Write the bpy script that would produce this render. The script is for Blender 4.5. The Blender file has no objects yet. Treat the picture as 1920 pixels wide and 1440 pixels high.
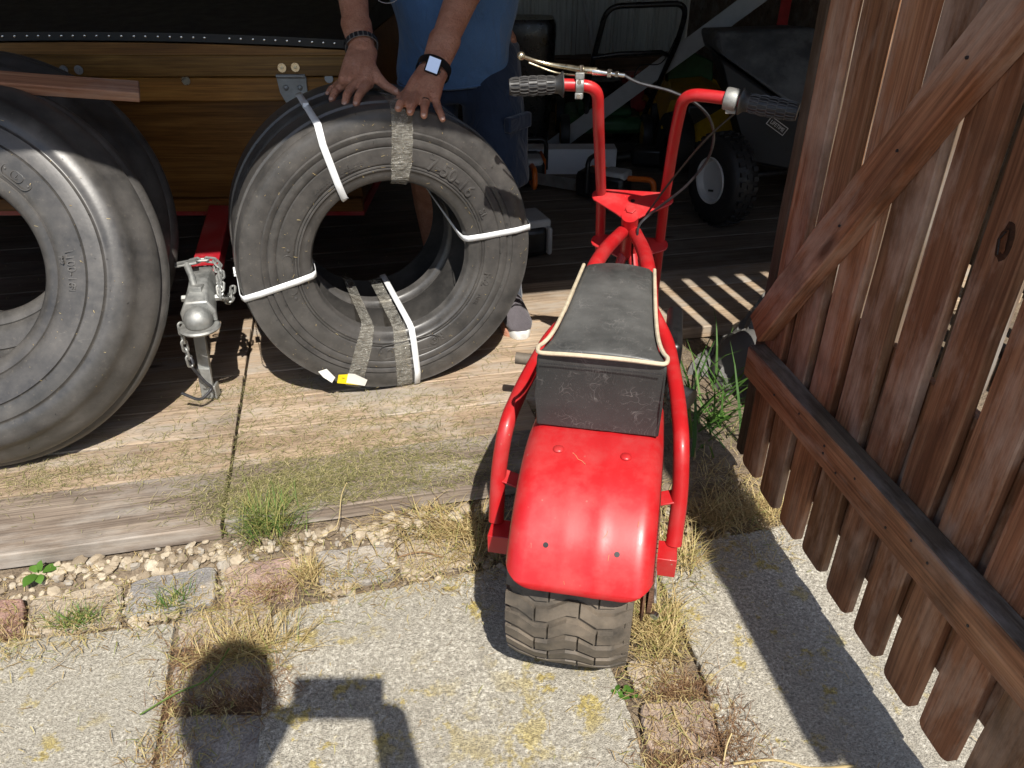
import bpy, math, random
from mathutils import Vector, Matrix, noise as mnoise
random.seed(7)
R = math.radians
SC = bpy.context.scene
COL = SC.collection

# ------------------------------------------------------------ camera, sky, sun
CAM_H = 1.205; FPX = 1442.0; PITCH = R(31.4)
cd = bpy.data.cameras.new('camera'); cam = bpy.data.objects.new('camera', cd); COL.objects.link(cam)
cd.sensor_width = 36.0; cd.lens = 36.0 * FPX / 1920.0; cd.clip_start = 0.02; cd.clip_end = 500
cam.location = (0, 0, CAM_H); cam.rotation_euler = (R(90) - PITCH, 0, 0)
SC.camera = cam
SUN_AZ, SUN_EL = R(15.8), R(53)
LDIR = Vector((-math.sin(SUN_AZ) * math.cos(SUN_EL), math.cos(SUN_AZ) * math.cos(SUN_EL), -math.sin(SUN_EL)))
w = bpy.data.worlds.new('World'); SC.world = w; w.use_nodes = True
nt = w.node_tree; nt.nodes.clear()
sky = nt.nodes.new('ShaderNodeTexSky'); sky.sky_type = 'NISHITA'; sky.sun_disc = False
sky.sun_elevation = SUN_EL; sky.sun_rotation = math.atan2(-LDIR.x, -LDIR.y)
bg = nt.nodes.new('ShaderNodeBackground'); bg.inputs['Strength'].default_value = 0.105
ow = nt.nodes.new('ShaderNodeOutputWorld')
nt.links.new(sky.outputs[0], bg.inputs[0]); nt.links.new(bg.outputs[0], ow.inputs[0])
ld = bpy.data.lights.new('sun', 'SUN'); ld.energy = 4.7; ld.angle = R(0.53); ld.color = (1.0, 0.95, 0.87)
lo = bpy.data.objects.new('sun', ld); COL.objects.link(lo)
lo.rotation_euler = LDIR.to_track_quat('-Z', 'Y').to_euler(); lo.location = (2, -4, 8)
SC.view_settings.view_transform = 'Standard'; SC.view_settings.look = 'None'
SC.view_settings.exposure = 0.57; SC.view_settings.gamma = 1.0; SC.view_settings.use_curve_mapping = False
SC.cycles.max_bounces = 8; SC.cycles.transparent_max_bounces = 12

# ------------------------------------------------------------ surveying helpers
_S, _C = math.sin(PITCH), math.cos(PITCH)
def ray(px, py):
    u = (px - 960) / FPX; v = (720 - py) / FPX
    return Vector((u, _C + v * _S, -_S + v * _C))
def G(px, py, z=0.0):                      # point of the level z seen at a pixel of the 1920 x 1440 photograph
    r = ray(px, py); t = (z - CAM_H) / r.z
    return Vector((r.x * t, r.y * t, z))
def AY(px, py, y):                         # point at forward distance y
    r = ray(px, py); t = y / r.y
    return Vector((r.x * t, y, CAM_H + r.z * t))

# ------------------------------------------------------------ object helpers
WM = {}
def link(o, parent=None, local=Matrix.Identity(4)):
    COL.objects.link(o)
    if parent is not None:
        o.parent = parent; WM[o.name] = WM[parent.name] @ local
    else:
        WM[o.name] = local.copy()
    o.matrix_basis = local
    return o
def tag(o, label=None, cat=None, group=None, kind=None):
    if label: o['label'] = label
    if cat: o['category'] = cat
    if group: o['group'] = group
    if kind: o['kind'] = kind
    return o
def thing(name, label, cat, loc=(0, 0, 0), rz=0.0, group=None, kind=None, M=None):
    o = bpy.data.objects.new(name, None); o.empty_display_size = 0.05
    link(o, None, M if M is not None else Matrix.Translation(loc) @ Matrix.Rotation(rz, 4, 'Z'))
    return tag(o, label, cat, group, kind)

class MB:
    def __init__(s): s.v = []; s.f = []; s.a = []; s.cur = 0.5
    def add(s, vs, fs):
        n = len(s.v); s.v.extend([tuple(p) for p in vs]); s.f.extend([tuple(i + n for i in f) for f in fs]); s.a.extend([s.cur] * len(fs))
    def box(s, c, size, rot=None):
        hx, hy, hz = size[0] / 2, size[1] / 2, size[2] / 2; c = Vector(c)
        vs = [Vector((x, y, z)) for x in (-hx, hx) for y in (-hy, hy) for z in (-hz, hz)]
        if rot is not None: vs = [rot @ p for p in vs]
        s.add([c + p for p in vs], [(0, 1, 3, 2), (4, 6, 7, 5), (0, 4, 5, 1), (2, 3, 7, 6), (0, 2, 6, 4), (1, 5, 7, 3)])
    def beam(s, p0, p1, wd, th, up=(0, 0, 1)):
        p0, p1 = Vector(p0), Vector(p1); x = (p1 - p0); L = x.length; x.normalize()
        y = Vector(up).cross(x); y.normalize(); z = x.cross(y)
        s.box((p0 + p1) / 2, (L, wd, th), Matrix((x, y, z)).transposed())
    def tube(s, pts, r, seg=10, closed=False, cap=True):
        pts = [Vector(p) for p in pts]; n = len(pts)
        rs = list(r) if hasattr(r, '__len__') else [r] * n
        T = []
        for i in range(n):
            if closed: t = pts[(i + 1) % n] - pts[i - 1]
            else: t = pts[min(i + 1, n - 1)] - pts[max(i - 1, 0)]
            T.append(t.normalized() if t.length > 1e-9 else Vector((0, 0, 1)))
        u = T[0].orthogonal().normalized(); vs = []
        for i in range(n):
            u = u - T[i] * u.dot(T[i]); u.normalize(); w_ = T[i].cross(u)
            for k in range(seg):
                a = 2 * math.pi * k / seg
                vs.append(pts[i] + (u * math.cos(a) + w_ * math.sin(a)) * rs[i])
        fs = []
        for i in range(n if closed else n - 1):
            j = (i + 1) % n
            for k in range(seg):
                l = (k + 1) % seg
                fs.append((i * seg + k, i * seg + l, j * seg + l, j * seg + k))
        if cap and not closed:
            fs.append(tuple(range(seg - 1, -1, -1))); fs.append(tuple((n - 1) * seg + k for k in range(seg)))
        s.add(vs, fs)
    def cyl(s, p0, p1, r, seg=16): s.tube([p0, p1], r, seg)
    def lathe(s, prof, c=(0, 0, 0), axis=(0, 1, 0), seg=64, closed=False):
        ax = Vector(axis).normalized(); u = ax.orthogonal().normalized(); w_ = ax.cross(u); c = Vector(c); n = len(prof)
        vs = []
        for k in range(seg):
            a = 2 * math.pi * k / seg; d = u * math.cos(a) + w_ * math.sin(a)
            vs += [c + ax * h + d * r for h, r in prof]
        fs = []
        for k in range(seg):
            l = (k + 1) % seg
            for i in range(n if closed else n - 1):
                j = (i + 1) % n
                fs.append((k * n + i, k * n + j, l * n + j, l * n + i))
        s.add(vs, fs)
    def ball(s, c, r, sc=(1, 1, 1), seg=12, rings=8, rot=None):
        vs = []; fs = []; c = Vector(c)
        for i in range(1, rings):
            t = math.pi * i / rings
            for k in range(seg):
                a = 2 * math.pi * k / seg
                p = Vector((math.sin(t) * math.cos(a) * sc[0], math.sin(t) * math.sin(a) * sc[1], math.cos(t) * sc[2])) * r
                vs.append(c + (rot @ p if rot is not None else p))
        top = Vector((0, 0, sc[2] * r)); bot = -top
        vs.append(c + (rot @ top if rot is not None else top)); vs.append(c + (rot @ bot if rot is not None else bot))
        m = rings - 1
        for i in range(m - 1):
            for k in range(seg):
                l = (k + 1) % seg
                fs.append((i * seg + k, (i + 1) * seg + k, (i + 1) * seg + l, i * seg + l))
        for k in range(seg):
            l = (k + 1) % seg
            fs.append((m * seg, k, l)); fs.append((m * seg + 1, (m - 1) * seg + l, (m - 1) * seg + k))
        s.add(vs, fs)
    def chain(s, pts, rs, seg=12):         # tapered limb: frustums with balls at the joints
        s.tube(pts, rs, seg)
        for p, r in zip(pts, rs): s.ball(p, r * 1.0, seg=seg, rings=8)
    def prism(s, poly, h, base=0.0, M=None):   # polygon in xy extruded along z
        n = len(poly); vs = [Vector((x, y, base)) for x, y in poly] + [Vector((x, y, base + h)) for x, y in poly]
        if M is not None: vs = [M @ p for p in vs]
        s.add(vs, [tuple(range(n - 1, -1, -1)), tuple(range(n, 2 * n))] + [(i, (i + 1) % n, n + (i + 1) % n, n + i) for i in range(n)])
    def loft(s, rings, closed=True, cap=True):
        n = len(rings[0]); vs = [p for r in rings for p in r]; fs = []
        for i in range(len(rings) - 1):
            for k in range(n if closed else n - 1):
                l = (k + 1) % n
                fs.append((i * n + k, i * n + l, (i + 1) * n + l, (i + 1) * n + k))
        if cap: fs.append(tuple(range(n - 1, -1, -1))); fs.append(tuple((len(rings) - 1) * n + k for k in range(n)))
        s.add(vs, fs)
    def move(s, fn): s.v = [tuple(fn(Vector(p))) for p in s.v]

def mk(name, mb, m, parent=None, world=False, sharp=38, bevel=0, col=None, kind=None, label=None, M=None, smooth=True, attr=False, mods=(), seg=2):
    me = bpy.data.meshes.new(name)
    vs = mb.v
    if world and parent is not None:
        inv = WM[parent.name].inverted(); vs = [tuple(inv @ Vector(p)) for p in vs]
    me.from_pydata(vs, [], mb.f); me.update()
    if m: me.materials.append(m)
    if attr:
        at = me.attributes.new('rnd', 'FLOAT', 'FACE'); at.data.foreach_set('value', mb.a)
    if smooth:
        me.polygons.foreach_set('use_smooth', [True] * len(me.polygons))
        if sharp < 180: me.set_sharp_from_angle(angle=R(sharp))
    o = bpy.data.objects.new(name, me); link(o, parent, M if M is not None else Matrix.Identity(4))
    for t, kw in mods:
        md = o.modifiers.new(t.lower(), t)
        for k, v in kw.items(): setattr(md, k, v)
    if bevel:
        md = o.modifiers.new('bevel', 'BEVEL'); md.width = bevel; md.segments = seg; md.limit_method = 'ANGLE'; md.angle_limit = R(40)
    if col: o.color = (*col, 1)
    if kind: o['kind'] = kind
    if label: o['label'] = label
    return o

def mk_parts(name, mb, m, parent=None, **k):
    """one object per separate piece of the mesh"""
    par = list(range(len(mb.v)))
    def fd(i):
        while par[i] != i: par[i] = par[par[i]]; i = par[i]
        return i
    for f in mb.f:
        for j in f[1:]: par[fd(j)] = fd(f[0])
    gr = {}
    for f, a in zip(mb.f, mb.a): gr.setdefault(fd(f[0]), []).append((f, a))
    out = []
    for fs in gr.values():
        q = MB(); idx = {}
        for f, a in fs:
            for i in f:
                if i not in idx: idx[i] = len(q.v); q.v.append(mb.v[i])
            q.f.append(tuple(idx[i] for i in f)); q.a.append(a)
        out.append(mk(name, q, m, parent, **k))
    return out
def bez(pts, n=8):                          # smooth curve through points
    pts = [Vector(p) for p in pts]; out = []
    for i in range(len(pts) - 1):
        p0 = pts[max(i - 1, 0)]; p1 = pts[i]; p2 = pts[i + 1]; p3 = pts[min(i + 2, len(pts) - 1)]
        for k in range(n):
            t = k / n
            out.append(0.5 * ((2 * p1) + (p2 - p0) * t + (2 * p0 - 5 * p1 + 4 * p2 - p3) * t * t + (3 * p1 - p0 - 3 * p2 + p3) * t ** 3))
    out.append(pts[-1]); return out
def fillet(pts, r, n=6):                    # polyline with rounded corners
    pts = [Vector(p) for p in pts]; out = [pts[0]]
    for i in range(1, len(pts) - 1):
        a, b, c = pts[i - 1], pts[i], pts[i + 1]
        d1 = (a - b); d2 = (c - b); rr = min(r, d1.length * .45, d2.length * .45)
        p, q = b + d1.normalized() * rr, b + d2.normalized() * rr
        for k in range(n + 1):
            t = k / n; out.append(p * (1 - t) ** 2 + b * 2 * t * (1 - t) + q * t * t)
    out.append(pts[-1]); return out

# ------------------------------------------------------------ material helpers
class NT:
    def __init__(s, name):
        s.m = bpy.data.materials.new(name); s.m.use_nodes = True; s.t = s.m.node_tree
        s.b = s.t.nodes['Principled BSDF']; s.out = s.t.nodes['Material Output']
    def n(s, t, **kw):
        nd = s.t.nodes.new(t)
        for k, v in kw.items(): setattr(nd, k, v)
        return nd
    def l(s, a, b): s.t.links.new(a, b)
    def coord(s, which='Object', scale=(1, 1, 1), rnd=0):
        tc = s.n('ShaderNodeTexCoord'); mp = s.n('ShaderNodeMapping'); mp.inputs['Scale'].default_value = scale
        if which == 'World':
            g = s.n('ShaderNodeNewGeometry'); src = g.outputs['Position']
        else: src = tc.outputs[which]
        if rnd:
            oi = s.n('ShaderNodeObjectInfo'); cb = s.n('ShaderNodeCombineXYZ')
            ml = s.n('ShaderNodeMath', operation='MULTIPLY'); ml.inputs[1].default_value = rnd
            s.l(oi.outputs['Random'], ml.inputs[0])
            for i in range(3): s.l(ml.outputs[0], cb.inputs[i])
            ad = s.n('ShaderNodeVectorMath', operation='ADD'); s.l(src, ad.inputs[0]); s.l(cb.outputs[0], ad.inputs[1]); src = ad.outputs[0]
        s.l(src, mp.inputs['Vector']); return mp.outputs[0]
    def noise(s, v, scale, detail=5, rough=.55, dist=0):
        nd = s.n('ShaderNodeTexNoise'); nd.inputs['Scale'].default_value = scale; nd.inputs['Detail'].default_value = detail
        nd.inputs['Roughness'].default_value = rough; nd.inputs['Distortion'].default_value = dist; s.l(v, nd.inputs['Vector']); return nd.outputs['Fac']
    def voro(s, v, scale, feature='F1', out='Distance'):
        nd = s.n('ShaderNodeTexVoronoi', feature=feature); nd.inputs['Scale'].default_value = scale; s.l(v, nd.inputs['Vector']); return nd.outputs[out]
    def ramp(s, fac, stops, interp='LINEAR'):
        nd = s.n('ShaderNodeValToRGB'); cr = nd.color_ramp; cr.interpolation = interp
        while len(cr.elements) > 1: cr.elements.remove(cr.elements[-1])
        for i, (p, c) in enumerate(stops):
            e = cr.elements[0] if i == 0 else cr.elements.new(p)
            e.position = p; e.color = (*c, 1) if hasattr(c, '__len__') else (c, c, c, 1)
        s.l(fac, nd.inputs[0]); return nd.outputs[0]
    def mix(s, fac, a, b, blend='MIX'):
        nd = s.n('ShaderNodeMix', data_type='RGBA', blend_type=blend)
        for sock, val in ((nd.inputs[0], fac), (nd.inputs[6], a), (nd.inputs[7], b)):
            if hasattr(val, 'is_linked') or hasattr(val, 'links'): s.l(val, sock)
            elif hasattr(val, '__len__'): sock.default_value = (*val, 1)
            else: sock.default_value = val
        return nd.outputs[2]
    def math(s, op, a, b=0.0, clamp=False):
        nd = s.n('ShaderNodeMath', operation=op, use_clamp=clamp)
        for i, v in enumerate((a, b)):
            if hasattr(v, 'links'): s.l(v, nd.inputs[i])
            else: nd.inputs[i].default_value = v
        return nd.outputs[0]
    def bump(s, h, strength=.4, dist=.002, prev=None):
        nd = s.n('ShaderNodeBump'); nd.inputs['Strength'].default_value = strength; nd.inputs['Distance'].default_value = dist
        s.l(h, nd.inputs['Height'])
        if prev is not None: s.l(prev, nd.inputs['Normal'])
        return nd.outputs[0]
    def objcol(s): return s.n('ShaderNodeObjectInfo').outputs['Color']
    def attr(s, name): return s.n('ShaderNodeAttribute', attribute_name=name).outputs['Fac']
    def set(s, **kw):
        for k, v in kw.items():
            sock = s.b.inputs[k.replace('_', ' ')]
            if hasattr(v, 'links'): s.l(v, sock)
            elif hasattr(v, '__len__') and len(v) == 3 and sock.type == 'RGBA': sock.default_value = (*v, 1)
            else: sock.default_value = v
        return s.m

M = {}
def plain(name, col, rough=.5, metal=0., nscale=40., var=.25, bmp=.0, coat=0., dust=None, dustamt=.5, spec=.5):
    t = NT(name); v = t.coord('Object')
    n1 = t.noise(v, nscale, 6, .6)
    c = t.mix(t.ramp(n1, [(.3, 0.), (.7, 1.)]), [x * (1 - var) for x in col], [min(1, x * (1 + var)) for x in col])
    rg = t.ramp(n1, [(.3, max(0, rough - .08)), (.7, min(1, rough + .08))])
    if dust:
        dm = t.ramp(t.noise(v, nscale * .25, 7, .7), [(.42, 0.), (.75, dustamt)])
        c = t.mix(dm, c, dust); rg = t.mix(dm, rg, (.85, .85, .85))
    t.set(Base_Color=c, Roughness=rg, Metallic=metal, Coat_Weight=coat, Specular_IOR_Level=spec)
    if bmp: t.set(Normal=t.bump(t.noise(v, nscale * 3, 4), bmp, .001))
    M[name] = t.m; return t.m

def wood(name, dark, mid, light, gloss=.75, gray=0., graycol=(.3, .29, .27), stain=0., grain=1., bstr=.5, fine=1.0):
    t = NT(name); v = t.coord('Object', (1.1, 13 * grain, 13 * grain), rnd=17.0)
    n1 = t.noise(v, 2.2, 8, .62, .7)
    vf = t.coord('Object', (3.0, 130 * fine, 130 * fine), rnd=5.0); n2 = t.noise(vf, 1.6, 3, .6, .2)
    v3 = t.coord('Object', (1, 1, 1), rnd=31.0)
    c = t.ramp(n1, [(.22, dark), (.47, mid), (.72, light)])
    c = t.mix(t.ramp(n2, [(.35, .55), (.62, 0.)]), c, [x * .5 for x in dark])
    oc = t.objcol(); c = t.mix(1.0, c, oc, 'MULTIPLY')
    if gray:
        g = t.ramp(t.noise(t.coord('Object', (2.2, 7, 7), rnd=9.), 1.6, 7, .66), [(.48, 0.), (.66, gray)])
        c = t.mix(g, c, graycol)
    if stain:
        c = t.mix(t.ramp(t.noise(v3, 5.0, 6, .6), [(.5, 0.), (.75, stain)]), c, (.03, .022, .017))
    kn = t.ramp(t.voro(t.coord('Object', (2.3, 8, 8), rnd=23.), 1.15), [(.05, 1.), (.13, 0.)])
    c = t.mix(t.math('MULTIPLY', kn, .8), c, [x * .35 for x in dark])
    h = t.math('ADD', t.math('MULTIPLY', n1, .8), t.math('MULTIPLY', n2, .6))
    t.set(Base_Color=c, Roughness=gloss, Specular_IOR_Level=.3, Normal=t.bump(h, bstr, .0025))
    M[name] = t.m; return t.m

# --- ground
t = NT('soil'); v = t.coord('World'); n1 = t.noise(v, 26, 8, .7); n2 = t.noise(v, 160, 4, .6)
c = t.ramp(n1, [(.3, (.12, .088, .058)), (.52, (.25, .19, .13)), (.75, (.36, .29, .205))])
c = t.mix(t.ramp(n2, [(.35, .5), (.6, 0.)]), c, (.08, .06, .04))
M['soil'] = t.set(Base_Color=c, Roughness=.95, Normal=t.bump(t.math('ADD', n1, n2), .9, .012))
t = NT('concrete'); v = t.coord('World')
n1 = t.noise(v, 4, 6, .6); n2 = t.noise(v, 165, 4, .62); n3 = t.noise(v, 30, 6, .7)
c = t.ramp(n2, [(.30, (.13, .12, .10)), (.42, (.34, .315, .26)), (.55, (.50, .465, .385)), (.68, (.80, .76, .66))])
c = t.mix(t.ramp(n3, [(.3, .55), (.6, 0.)]), c, (.25, .225, .18))
c = t.mix(t.ramp(n1, [(.40, .5), (.62, 0.)]), c, (.31, .285, .235))
dv = t.n('ShaderNodeVectorMath', operation='DISTANCE'); t.l(v, dv.inputs[0]); dv.inputs[1].default_value = (-.02, .82, 0)
bo_ = t.math('MULTIPLY', t.ramp(dv.outputs['Value'], [(0., 1.), (.26, 0.)]), .085)
lm = t.math('MULTIPLY', t.ramp(t.math('ADD', t.noise(v, 17, 8, .72), bo_), [(.55, 0.), (.61, .8)]), t.ramp(t.noise(v, 3.1, 3, .5), [(.42, 0.), (.55, 1.)]))
c = t.mix(lm, c, t.ramp(n2, [(.35, (.22, .16, .03)), (.65, (.55, .43, .10))]))
vc = t.voro(t.coord('World'), 210); n4 = t.noise(v, 420, 2)
c = t.mix(t.ramp(n4, [(.36, .6), (.47, 0.)]), c, (.1, .092, .08))
M['concrete'] = t.set(Base_Color=c, Roughness=.93, Specular_IOR_Level=.25, Normal=t.bump(t.math('ADD', n2, n4), .8, .004))
t = NT('paver'); v = t.coord('World'); n1 = t.noise(v, 14, 7, .65); n2 = t.noise(v, 230, 3)
c = t.mix(1.0, t.ramp(n1, [(.3, (.62, .6, .58)), (.65, (1.15, 1.1, 1.02))]), t.objcol(), 'MULTIPLY')
c = t.mix(t.ramp(n2, [(.33, .55), (.55, 0.)]), c, (.12, .10, .09)); c = t.mix(t.ramp(n2, [(.6, 0.), (.72, .5)]), c, (.6, .56, .5))
c = t.mix(t.ramp(t.noise(v, 7, 5), [(.55, 0.), (.7, .5)]), c, (.42, .35, .25))
M['paver'] = t.set(Base_Color=c, Roughness=.92, Specular_IOR_Level=.25, Normal=t.bump(t.math('ADD', t.math('MULTIPLY', n1, 2.), n2), .7, .004))
t = NT('lawn'); v = t.coord('World'); n1 = t.noise(v, 3, 8, .7); n2 = t.noise(v, 60, 4, .7)  # golden ground colour standing in for sunlit board edges in the gate slits
c = t.ramp(n1, [(.3, (.50, .31, .10)), (.55, (.66, .44, .16)), (.75, (.48, .38, .12))]); c = t.mix(t.ramp(n2, [(.35, .5), (.6, 0.)]), c, (.25, .18, .07))
M['lawn'] = t.set(Base_Color=c, Roughness=.95)
t = NT('pebble'); v = t.coord('World'); a = t.attr('rnd')
c = t.ramp(a, [(0., (.20, .155, .105)), (.35, (.38, .31, .22)), (.7, (.50, .43, .32)), (1., (.30, .275, .24))])
c = t.mix(t.ramp(t.noise(v, 120, 5), [(.35, .5), (.6, 0.)]), c, (.25, .2, .14))
M['pebble'] = t.set(Base_Color=c, Roughness=.9, Normal=t.bump(t.noise(v, 150, 5), .6, .003))
def blade(name, stops, trans=.25):
    t = NT(name); c = t.ramp(t.attr('rnd'), stops)
    t.set(Base_Color=c, Roughness=.6, Specular_IOR_Level=.3)
    tr = t.n('ShaderNodeBsdfTranslucent'); t.l(c, tr.inputs[0]); mx = t.n('ShaderNodeMixShader'); mx.inputs[0].default_value = trans
    t.l(t.b.outputs[0], mx.inputs[1]); t.l(tr.outputs[0], mx.inputs[2]); t.l(mx.outputs[0], t.out.inputs[0]); M[name] = t.m
blade('straw', [(0., (.20, .125, .055)), (.3, (.40, .29, .13)), (.65, (.58, .46, .23)), (.85, (.42, .38, .14)), (1., (.20, .25, .06))])
blade('roots', [(0., (.10, .05, .025)), (.4, (.21, .115, .06)), (.8, (.34, .21, .11)), (1., (.45, .33, .18))])
blade('clipping', [(0., (.13, .125, .045)), (.4, (.25, .25, .09)), (.75, (.38, .34, .16)), (1., (.54, .45, .25))])
blade('green', [(0., (.035, .085, .015)), (.5, (.075, .16, .03)), (.8, (.14, .22, .05)), (1., (.36, .32, .11))])
blade('leaf', [(0., (.05, .13, .015)), (1., (.12, .25, .04))], .3)
plain('crack', (.50, .20, .10), .7, 0, 200, .3)
# --- timber
wood('deck_tan', (.25, .175, .115), (.42, .315, .222), (.55, .435, .32), gray=.85, graycol=(.37, .33, .28), stain=.4)
wood('deck_grey', (.12, .09, .07), (.26, .205, .16), (.40, .33, .26), gray=.6, graycol=(.42, .39, .35), stain=.55)
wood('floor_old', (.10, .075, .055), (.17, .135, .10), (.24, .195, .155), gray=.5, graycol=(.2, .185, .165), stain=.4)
wood('gate_wood', (.15, .058, .025), (.37, .168, .084), (.52, .275, .150), gray=.75, graycol=(.56, .40, .30), stain=.65, gloss=.6, bstr=.7)
wood('post_wood', (.085, .052, .032), (.14, .09, .058), (.2, .135, .09), gray=.35, graycol=(.2, .17, .14), stain=.4)
wood('wall_wood', (.10, .07, .05), (.17, .12, .085), (.25, .19, .14), gray=.5)
wood('oak', (.10, .045, .012), (.20, .10, .028), (.30, .165, .05), gloss=.38, grain=.8, stain=.25, bstr=.2)
wood('lath', (.24, .10, .055), (.36, .17, .095), (.46, .27, .16), gloss=.7, gray=.25, graycol=(.6, .52, .45))
# --- rubber
def rubber(name, base, dust, amt, rough=.42):
    t = NT(name); v = t.coord('Object'); n1 = t.math('ADD', t.math('MULTIPLY', t.noise(v, 9, 8, .66), .7), t.math('MULTIPLY', t.noise(v, 38, 6, .7), .3)); n2 = t.noise(v, 120, 4, .6)
    c = t.mix(t.ramp(n1, [(.34, 0.), (.7, amt)]), base, dust)
    c = t.mix(t.ramp(n2, [(.62, 0.), (.75, .35)]), c, (.20, .175, .14))
    sc_ = t.math('MULTIPLY', t.ramp(t.noise(t.coord('Object', (6, 6, 30)), 3.0, 5, .75, 2.5), [(.63, 0.), (.70, .55)]), t.ramp(n1, [(.45, 0.), (.6, 1.)]))
    c = t.mix(sc_, c, (.19, .175, .155))
    rg = t.ramp(n1, [(.3, rough - .06), (.7, rough + .16)])
    M[name] = t.set(Base_Color=c, Roughness=rg, Specular_IOR_Level=.5, Normal=t.bump(t.math('ADD', n1, t.math('MULTIPLY', n2, .4)), .18, .002))
rubber('rubber', (.032, .0312, .0305), (.110, .102, .094), .9, .33)
rubber('rubber_worn', (.050, .044, .037), (.22, .175, .128), .95, .6)
rubber('rubber_black', (.014, .014, .015), (.04, .038, .036), .5, .5)
# --- paint, plastic, metal
def paint(name, col, dusty=.18, rough=.23, coat=.5):
    t = NT(name); v = t.coord('Object'); n1 = t.noise(v, 14, 7, .65); n2 = t.noise(v, 120, 5, .6)
    c = t.mix(t.ramp(n1, [(.45, 0.), (.8, dusty)]), col, (.42, .28, .24))
    sc = t.ramp(t.noise(t.coord('Object', (18, 3, 18)), 6, 3, .8, 1.2), [(.70, 0.), (.74, .5)])
    c = t.mix(sc, c, (.38, .2, .13))
    chips = t.math('MULTIPLY', t.ramp(t.voro(v, 75), [(.10, 1.), (.16, 0.)]), t.ramp(n1, [(.56, 0.), (.66, 1.)]))
    c = t.mix(chips, c, (.34, .20, .15)); c = t.mix(t.ramp(t.noise(v, 3.5, 5, .6), [(.4, 0.), (.75, .35)]), c, [x * .72 for x in col])
    t.set(Base_Color=c, Roughness=t.ramp(n1, [(.35, rough), (.75, rough + .25)]), Coat_Weight=coat, Coat_Roughness=.12,
          Normal=t.bump(t.math('ADD', n1, t.math('MULTIPLY', n2, .15)), .10, .002)); M[name] = t.m
paint('red_paint', (.44, .012, .015), .16, .33, .12); paint('red_trailer', (.36, .012, .022), .3, .35, .3)
plain('galv', (.36, .37, .36), .55, .75, 40, .35, .5, dust=(.2, .17, .14), dustamt=.6); plain('chrome', (.72, .71, .68), .2, 1., 60, .12); plain('dark_steel', (.06, .06, .065), .45, .6, 40, .4)
plain('brass', (.66, .58, .42), .3, .95, 60, .2); plain('rust', (.16, .085, .05), .8, .3, 60, .5, .5)
plain('black_plastic', (.012, .012, .013), .38, 0, 30, .3); plain('black_enamel', (.010, .010, .011), .3, 0, 30, .3)
plain('dusty_black', (.085, .09, .095), .75, 0, 9, .4, .3, dust=(.30, .30, .29), dustamt=.7); plain('yellow_plastic', (.50, .29, .012), .4, 0, 20, .25, dust=(.2, .15, .08), dustamt=.4)
plain('orange_plastic', (.62, .13, .012), .4, 0, 20, .2, dust=(.2, .13, .08), dustamt=.4); plain('grey_plastic', (.42, .43, .43), .5, 0, 20, .2, dust=(.2, .17, .14), dustamt=.5)
plain('green_paint', (.012, .10, .03), .4, 0, 20, .3, dust=(.10, .1, .07), dustamt=.5); plain('red_plastic', (.35, .02, .018), .4, 0, 20, .3)
plain('white_vinyl', (.82, .83, .84), .45, 0, 8, .08, dust=(.3, .3, .29), dustamt=.45); plain('grey_pole', (.42, .43, .43), .5, 0, 10, .15)
plain('rim_white', (.62, .62, .60), .35, 0, 14, .1, dust=(.35, .33, .3), dustamt=.4); plain('tonneau', (.010, .010, .0105), .55, 0, 25, .5, .4)
plain('strap', (.80, .82, .83), .4, 0, 30, .06); plain('sticker_yellow', (.85, .66, .01), .5, 0, 40, .03); plain('sticker_white', (.78, .76, .70), .5, 0, 40, .06); plain('ink', (.02, .02, .02), .6)
plain('piping', (.54, .46, .33), .5, 0, 60, .18); plain('white_print', (.55, .55, .55), .5, 0, 20, .1)
plain('watch_glass', (.36, .43, .52), .05, 1.0, 10, .02); plain('concrete_gray', (.10, .095, .09), .8, 0, 10, .2, .3)
plain('grip', (.018, .018, .019), .42, 0, 30, .3, dust=(.09, .085, .08), dustamt=.4); plain('sole', (.62, .62, .6), .7, 0, 30, .1, .2)
t = NT('grip_edge'); M['grip_edge'] = plain('grip_edge', (.07, .067, .065), .45, 0, 80, .4)
# vinyl seat with hairline creases
t = NT('seat_vinyl'); v = t.coord('Object'); n1 = t.noise(v, 7, 7, .65); nd = t.noise(v, 24, 4, .5)
wv = t.n('ShaderNodeMix', data_type='VECTOR'); wv.inputs[0].default_value = .16
nz = t.n('ShaderNodeTexNoise'); nz.inputs['Scale'].default_value = 9; nz.inputs['Detail'].default_value = 4; t.l(v, nz.inputs['Vector'])
t.l(v, wv.inputs[4]); t.l(nz.outputs['Color'], wv.inputs[5])
cr = t.ramp(t.voro(wv.outputs[1], 30, 'DISTANCE_TO_EDGE'), [(0., 1.), (.022, .0)]); cr2 = t.ramp(t.voro(wv.outputs[1], 60, 'DISTANCE_TO_EDGE'), [(0., 1.), (.035, .0)])
cm = t.math('MULTIPLY', t.math('MAXIMUM', cr, t.math('MULTIPLY', cr2, .6)), t.ramp(nd, [(.5, 0.), (.62, .85)]))
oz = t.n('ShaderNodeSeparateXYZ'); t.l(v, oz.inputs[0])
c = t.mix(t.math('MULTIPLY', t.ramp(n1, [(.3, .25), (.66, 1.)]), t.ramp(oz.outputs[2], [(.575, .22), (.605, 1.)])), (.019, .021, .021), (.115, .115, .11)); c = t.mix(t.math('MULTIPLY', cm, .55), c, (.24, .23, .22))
sf = t.ramp(t.noise(t.coord('Object', (40, 9, 40)), 5, 5, .7, 2.0), [(.60, 0.), (.68, .5)]); c = t.mix(sf, c, (.17, .165, .155))
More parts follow.
